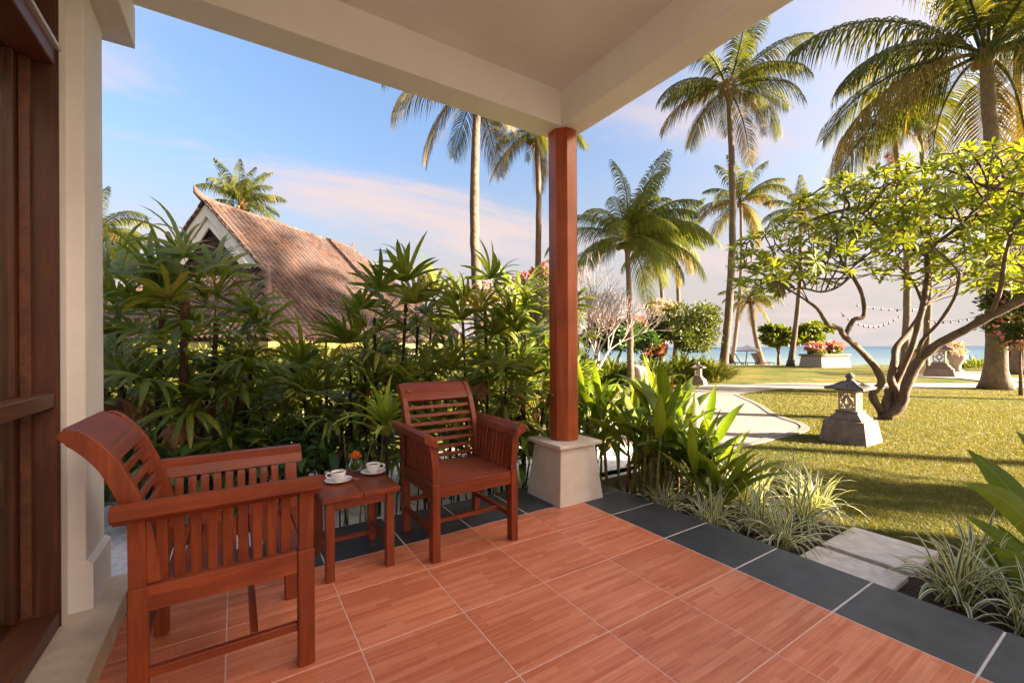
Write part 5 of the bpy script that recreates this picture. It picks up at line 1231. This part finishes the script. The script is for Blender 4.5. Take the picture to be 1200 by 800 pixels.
# flowering shrub at the right edge
b = ground_at(1196, 12.5); tree_bush('flowering_shrub', 'dark shrub with pink flowers at the right edge of the picture', 'shrub', b, sub(hb(b, 12.5, [(1200, 372, 0, 24, .8, 40), (1188, 350, 0, 16, .6, 20)]), 16, 8), 5200, .13, .04, BUSH, 71, flowers=(PINK, 260, .11, hb(b, 12.3, [(1192, 370, 0, 16, .5, 36)])), trunk=[([(0, 0, 0), (0, 0, 1.4)], .05)])
b = ground_at(1182, 24); tree_bush('red_leaved_hedge', 'low hedge of rusty red leaves beyond the massive palm trunk', 'hedge', b, sub(hb(b, 24, [(1183, 411, 0, 18, .6, 9)]), 9, 8), 1500, .16, .06, RED, 73)
t = palm_px('short palm with a stout pale trunk base at the right edge in the distance', 1190, 22, 1196, 300, r0=.26, flen=2.4, nf=14, seed=45, kind='far', nuts=False, group='coconut palms in the garden')
hedge_plant('low green mound of leaves near the beach, left of the massive palm', 1140, 28, 1.6, .8, 61, HEDGE, 300)

# ================================================================== the neighbouring house with its Dutch-gabled tile roof
AZ = R(50); U_ = Vector((math.sin(AZ), math.cos(AZ), 0)); V_ = Vector((math.cos(AZ), -math.sin(AZ), 0)); A0 = at(252, 240, 10)
zr = A0.z; ze = 1.47; slope = .985; Wd = (zr-ze)/slope; vg = 1.52; zg = zr-vg*slope; L_ = 4.75; au = 1.55; bu = 2.6
hn = thing('neighbour_house', 'low house with a weathered clay tile roof and white gable behind the lady palms', 'house', (A0.x, A0.y, G), 0)
loc = lambda u, v, z: Vector((U_.x*u+V_.x*v, U_.y*u+V_.y*v, z-G))
def roof_face(name, p00, p10, p01, p11, rows, cols, seed):
    """curved clay pan tiles laid in courses between the lower edge p00-p10 and the upper edge p01-p11"""
    rs_ = np.random.RandomState(seed); m2 = MB(); cols = int(cols*1.08); nrm = (p10-p00).cross(p01-p00).normalized()
    if nrm.z < 0: nrm = -nrm
    wmax = max((p10-p00).length, (p11-p01).length); tw = wmax/cols
    for r in range(rows):
        for c in range(cols):
            s0, s1 = r/rows, (r+1.35)/rows
            def pt(s, x):
                a, b = p00.lerp(p01, s), p10.lerp(p11, s); return a, b
            a, b = pt(s0, 0); e = (p10-p00).normalized(); x0 = c*tw; base_ = p00 if (p10-p00).length >= (p11-p01).length else p01-(p01-p00)
            lo = (a-p00).dot(e); hi = (b-p00).dot(e)
            if x0+tw*.5 < lo or x0+tw*.5 > hi: continue
            up_ = (p01-p00)-e*(p01-p00).dot(e); q0 = p00+e*x0+up_*s0; q1 = p00+e*x0+up_*min(s1, 1.0); j = rs_.uniform(-.005, .005); h0 = .016+rs_.uniform(-.005, .006)
            w2 = tw*1.02; vs = []
            for q, hh in ((q0, h0), (q1, .0)):
                vs += [q+nrm*(hh+.010)+e*j, q+e*(w2*.18)+nrm*(hh+.060)+e*j, q+e*(w2*.42)+nrm*(hh+.078)+e*j, q+e*(w2*.64)+nrm*(hh+.058)+e*j, q+e*(w2*.80)+nrm*(hh-.010)+e*j]
            vs += [v-nrm*.022 for v in vs[:5]]
            m2.add(vs, [(k, k+1, k+6, k+5) for k in range(4)]+[(10+k, 11+k, k+1, k) for k in range(4)], [(c+.5, r)]*15, smooth=False)
    return m2
m_ = roof_face('r', loc(-.28, Wd, ze), loc(L_+bu, Wd, ze), loc(-.28, 0, zr), loc(L_+bu, 0, zr), 30, 44, 1)
def clip(mb, f):
    keep = [];
    for k, q in enumerate(mb.f):
        c = sum((Vector(mb.v[i]) for i in q), Vector())/len(q); keep.append(f(c))
    mb.sm = [s_ for s_, k in zip(mb.sm, keep) if k]; mb.f = [q for q, k in zip(mb.f, keep) if k]; return mb
uc = lambda p: p.x*U_.x+p.y*U_.y; vc = lambda p: p.x*V_.x+p.y*V_.y
def hipcut(p):
    u = uc(p); z = p.z+G; q = (zr-z)/(zr-ze)
    lo = -.28 if z > zg else -.28-(au-.28)*(zg-z)/(zg-ze)
    return lo < u < L_+bu*q
m_ = roof_face('r', loc(-au-.1, Wd, ze), loc(L_+bu, Wd, ze), loc(-au-.1, 0, zr), loc(L_+bu, 0, zr), 30, 50, 1)
rt = clip(m_, hipcut).build('roof_tiles', ROOFT, hn); tag(rt, kind='stuff')
m_ = roof_face('r', loc(L_+bu, -Wd, ze), loc(-au-.1, -Wd, ze), loc(L_+bu, 0, zr), loc(-au-.1, 0, zr), 30, 50, 2)
tag(clip(m_, hipcut).build('roof_tiles_behind', ROOFT, hn), kind='stuff')
sf = (zg-ze)/(au-.0); m_ = roof_face('r', loc(-au, -Wd, ze), loc(-au, Wd, ze), loc(-.0, -Wd, zg), loc(-.0, Wd, zg), 15, 40, 3)
tag(clip(m_, lambda p: abs(vc(p)) < vg+(Wd-vg)*(zg-(p.z+G))/(zg-ze)+.03).build('front_skirt_tiles', ROOFT, hn), kind='stuff')
# boarding below the tiles, its dark gaps standing for column shadows; ridge, hips, verge
ub = MB(); e_ = .02
ub.add([loc(-.2, 0, zr-e_), loc(L_, 0, zr-e_), loc(L_+bu, Wd, ze-e_), loc(-au, Wd, ze-e_), loc(0, vg, zg-e_), loc(-au, -Wd, ze-e_), loc(0, -vg, zg-e_), loc(L_+bu, -Wd, ze-e_)],
       [(0, 4, 3, 2, 1), (0, 1, 7, 5, 6), (4, 6, 5, 3), (1, 2, 7)], smooth=False); ub.build('roof_boarding', DARKW, hn)
m2 = MB(); rr = random.Random(4)
def ridge(m2, a, b, r, n, upt=0):
    for i in range(n):
        p, q = a.lerp(b, i/n), a.lerp(b, (i+1.12)/n); j = Vector((0, 0, rr.uniform(-.012, .012))); m2.tube([p+j, q+j], [r*1.12, r*.92], 8, True)
ridge(m2, loc(-.28, 0, zr+.04), loc(L_, 0, zr+.05), .06, 20); ridge(m2, loc(L_, 0, zr+.03), loc(L_+bu, Wd, ze+.03), .075, 22); ridge(m2, loc(0, vg, zg+.03), loc(-au, Wd, ze+.03), .07, 12); ridge(m2, loc(0, -vg, zg+.03), loc(-au, -Wd, ze+.03), .07, 12)
ridge(m2, loc(-.26, .02, zr+.0), loc(-.26, vg+.1, zg-.06), .035, 13); ridge(m2, loc(-.26, -.02, zr), loc(-.26, -vg-.1, zg-.06), .035, 13)
m2.build('ridge_tiles', ROOFT, hn)
m2 = MB(); m2.tube([loc(-.05, 0, zr+.03), loc(-.30, 0, zr+.07), loc(-.44, 0, zr+.15), loc(-.48, 0, zr+.27)], [.09, .085, .06, .02], 8); m2.tube([loc(L_-.05, 0, zr+.03), loc(L_+.12, 0, zr+.08), loc(L_+.18, 0, zr+.22)], [.09, .08, .03], 8); m2.build('ridge_horn', ROOFT, hn)
def slab_poly(name, pts, off, mat):
    n = len(pts); m2 = MB(); m2.add(pts+[p+off for p in pts], [tuple(range(n))[::-1], tuple(range(n, 2*n))]+[(i, (i+1) % n, n+(i+1) % n, n+i) for i in range(n)], smooth=False); return m2.build(name, mat, hn)
for s in (-1, 1):
    slab_poly('barge_board', [loc(-.22, 0, zr-.02), loc(-.22, s*vg*1.06, zg-.04), loc(-.22, s*(vg*1.06-.30), zg-.04), loc(-.22, 0, zr-.32)], U_*.05, GABLE)
    slab_poly('barge_board', [loc(-.155, 0, zr-.325), loc(-.155, s*(vg-.30), zg-.05), loc(-.155, s*(vg-.52), zg-.05), loc(-.155, 0, zr-.56)], U_*.04, GABLE)
slab_poly('gable_vent', [loc(-.02, 0, zr-.45), loc(-.02, -vg+.15, zg-.1), loc(-.02, vg-.15, zg-.1)], U_*.04, DARKW)
for k in range(9):
    z = zg+.02+k*.13; w_ = (zr-.5-z)/slope*.95
    if w_ > .1: a = loc(-.06, -w_, z); b = loc(-.06, w_, z); slab_poly('vent_slat', [a, b, b+Vector((0, 0, .07)), a+Vector((0, 0, .07))], U_*.02, DARKW)
slab_poly('fascia', [loc(-au, Wd-.02, ze-.16), loc(L_+bu, Wd-.02, ze-.16), loc(L_+bu, Wd-.02, ze-.03), loc(-au, Wd-.02, ze-.03)], V_*-.04, CREAMW)
slab_poly('fascia', [loc(-au+.02, -Wd, ze-.16), loc(-au+.02, Wd-.07, ze-.16), loc(-au+.02, Wd-.07, ze-.03), loc(-au+.02, -Wd, ze-.03)], U_*.04, CREAMW)
slab_poly('wall', [loc(-au+.5, Wd-.5, G), loc(L_+bu-.5, Wd-.5, G), loc(L_+bu-.5, Wd-.5, ze), loc(-au+.5, Wd-.5, ze)], V_*-.15, WALL)
slab_poly('wall', [loc(-au+.5, -Wd+.5, G), loc(-au+.5, Wd-.66, G), loc(-au+.5, Wd-.66, ze), loc(-au+.5, -Wd+.5, ze)], U_*.15, WALL)

# sunny hedge and shrubs between the path and the neighbouring house
for k, (u, d, hw, hh, mat, lab) in enumerate((
    (150, 6.6, 60, 30, SHRUBY, 'sunlit yellow-green bush behind the big lady palm, nearest the wall'), (250, 7.4, 55, 26, SHRUBY, 'sunlit bush behind the cane of the big lady palm'), (345, 7.0, 50, 24, SHRUBY, 'sunlit bush below the eave of the tiled roof'),
    (440, 7.4, 52, 32, HEDGE, 'green bush behind the lady palm with dark canes'), (520, 7.8, 50, 34, SHRUBY, 'yellow-green bush behind the back of the right armchair'), (595, 8.4, 48, 28, SHRUBY, 'sunny bush left of the column, behind the low lady palm'), (655, 9.2, 30, 18, HEDGE, 'bush hidden behind the porch column'))):
    b = ground_at(u, d); v = HOR+1.45*FPX/d-hh*1.0
    tree_bush('garden_bush', lab, 'bush', b, sub(hb(b, d, [(u, 452-6*(k % 2), 0, hw, .7, hh+8), (u+8, 430, 0, hw*.7, .6, hh*.8), (u-10, 480, 0, hw*.8, .6, hh)]), 16, 60+k), 6500, .14, .03, mat, 80+k, group='sunlit bushes beyond the path')

# unseen small tree added right of the picture to dapple the lawn and bed
tree_bush('added_dapple_tree', 'loose leafy tree added outside the picture to dapple the lawn', 'tree', (9.6, -3.3, G), sub([(0, 0, 2.3, 1.0, 1.0, .9), (-.5, .6, 1.7, .6, .6, .4)], 14, 3, .34), 2600, .16, .05, BUSH, 99, trunk=[([(0, 0, 0), (.05, 0, 1.0), (0, 0, 2.3)], .07)])
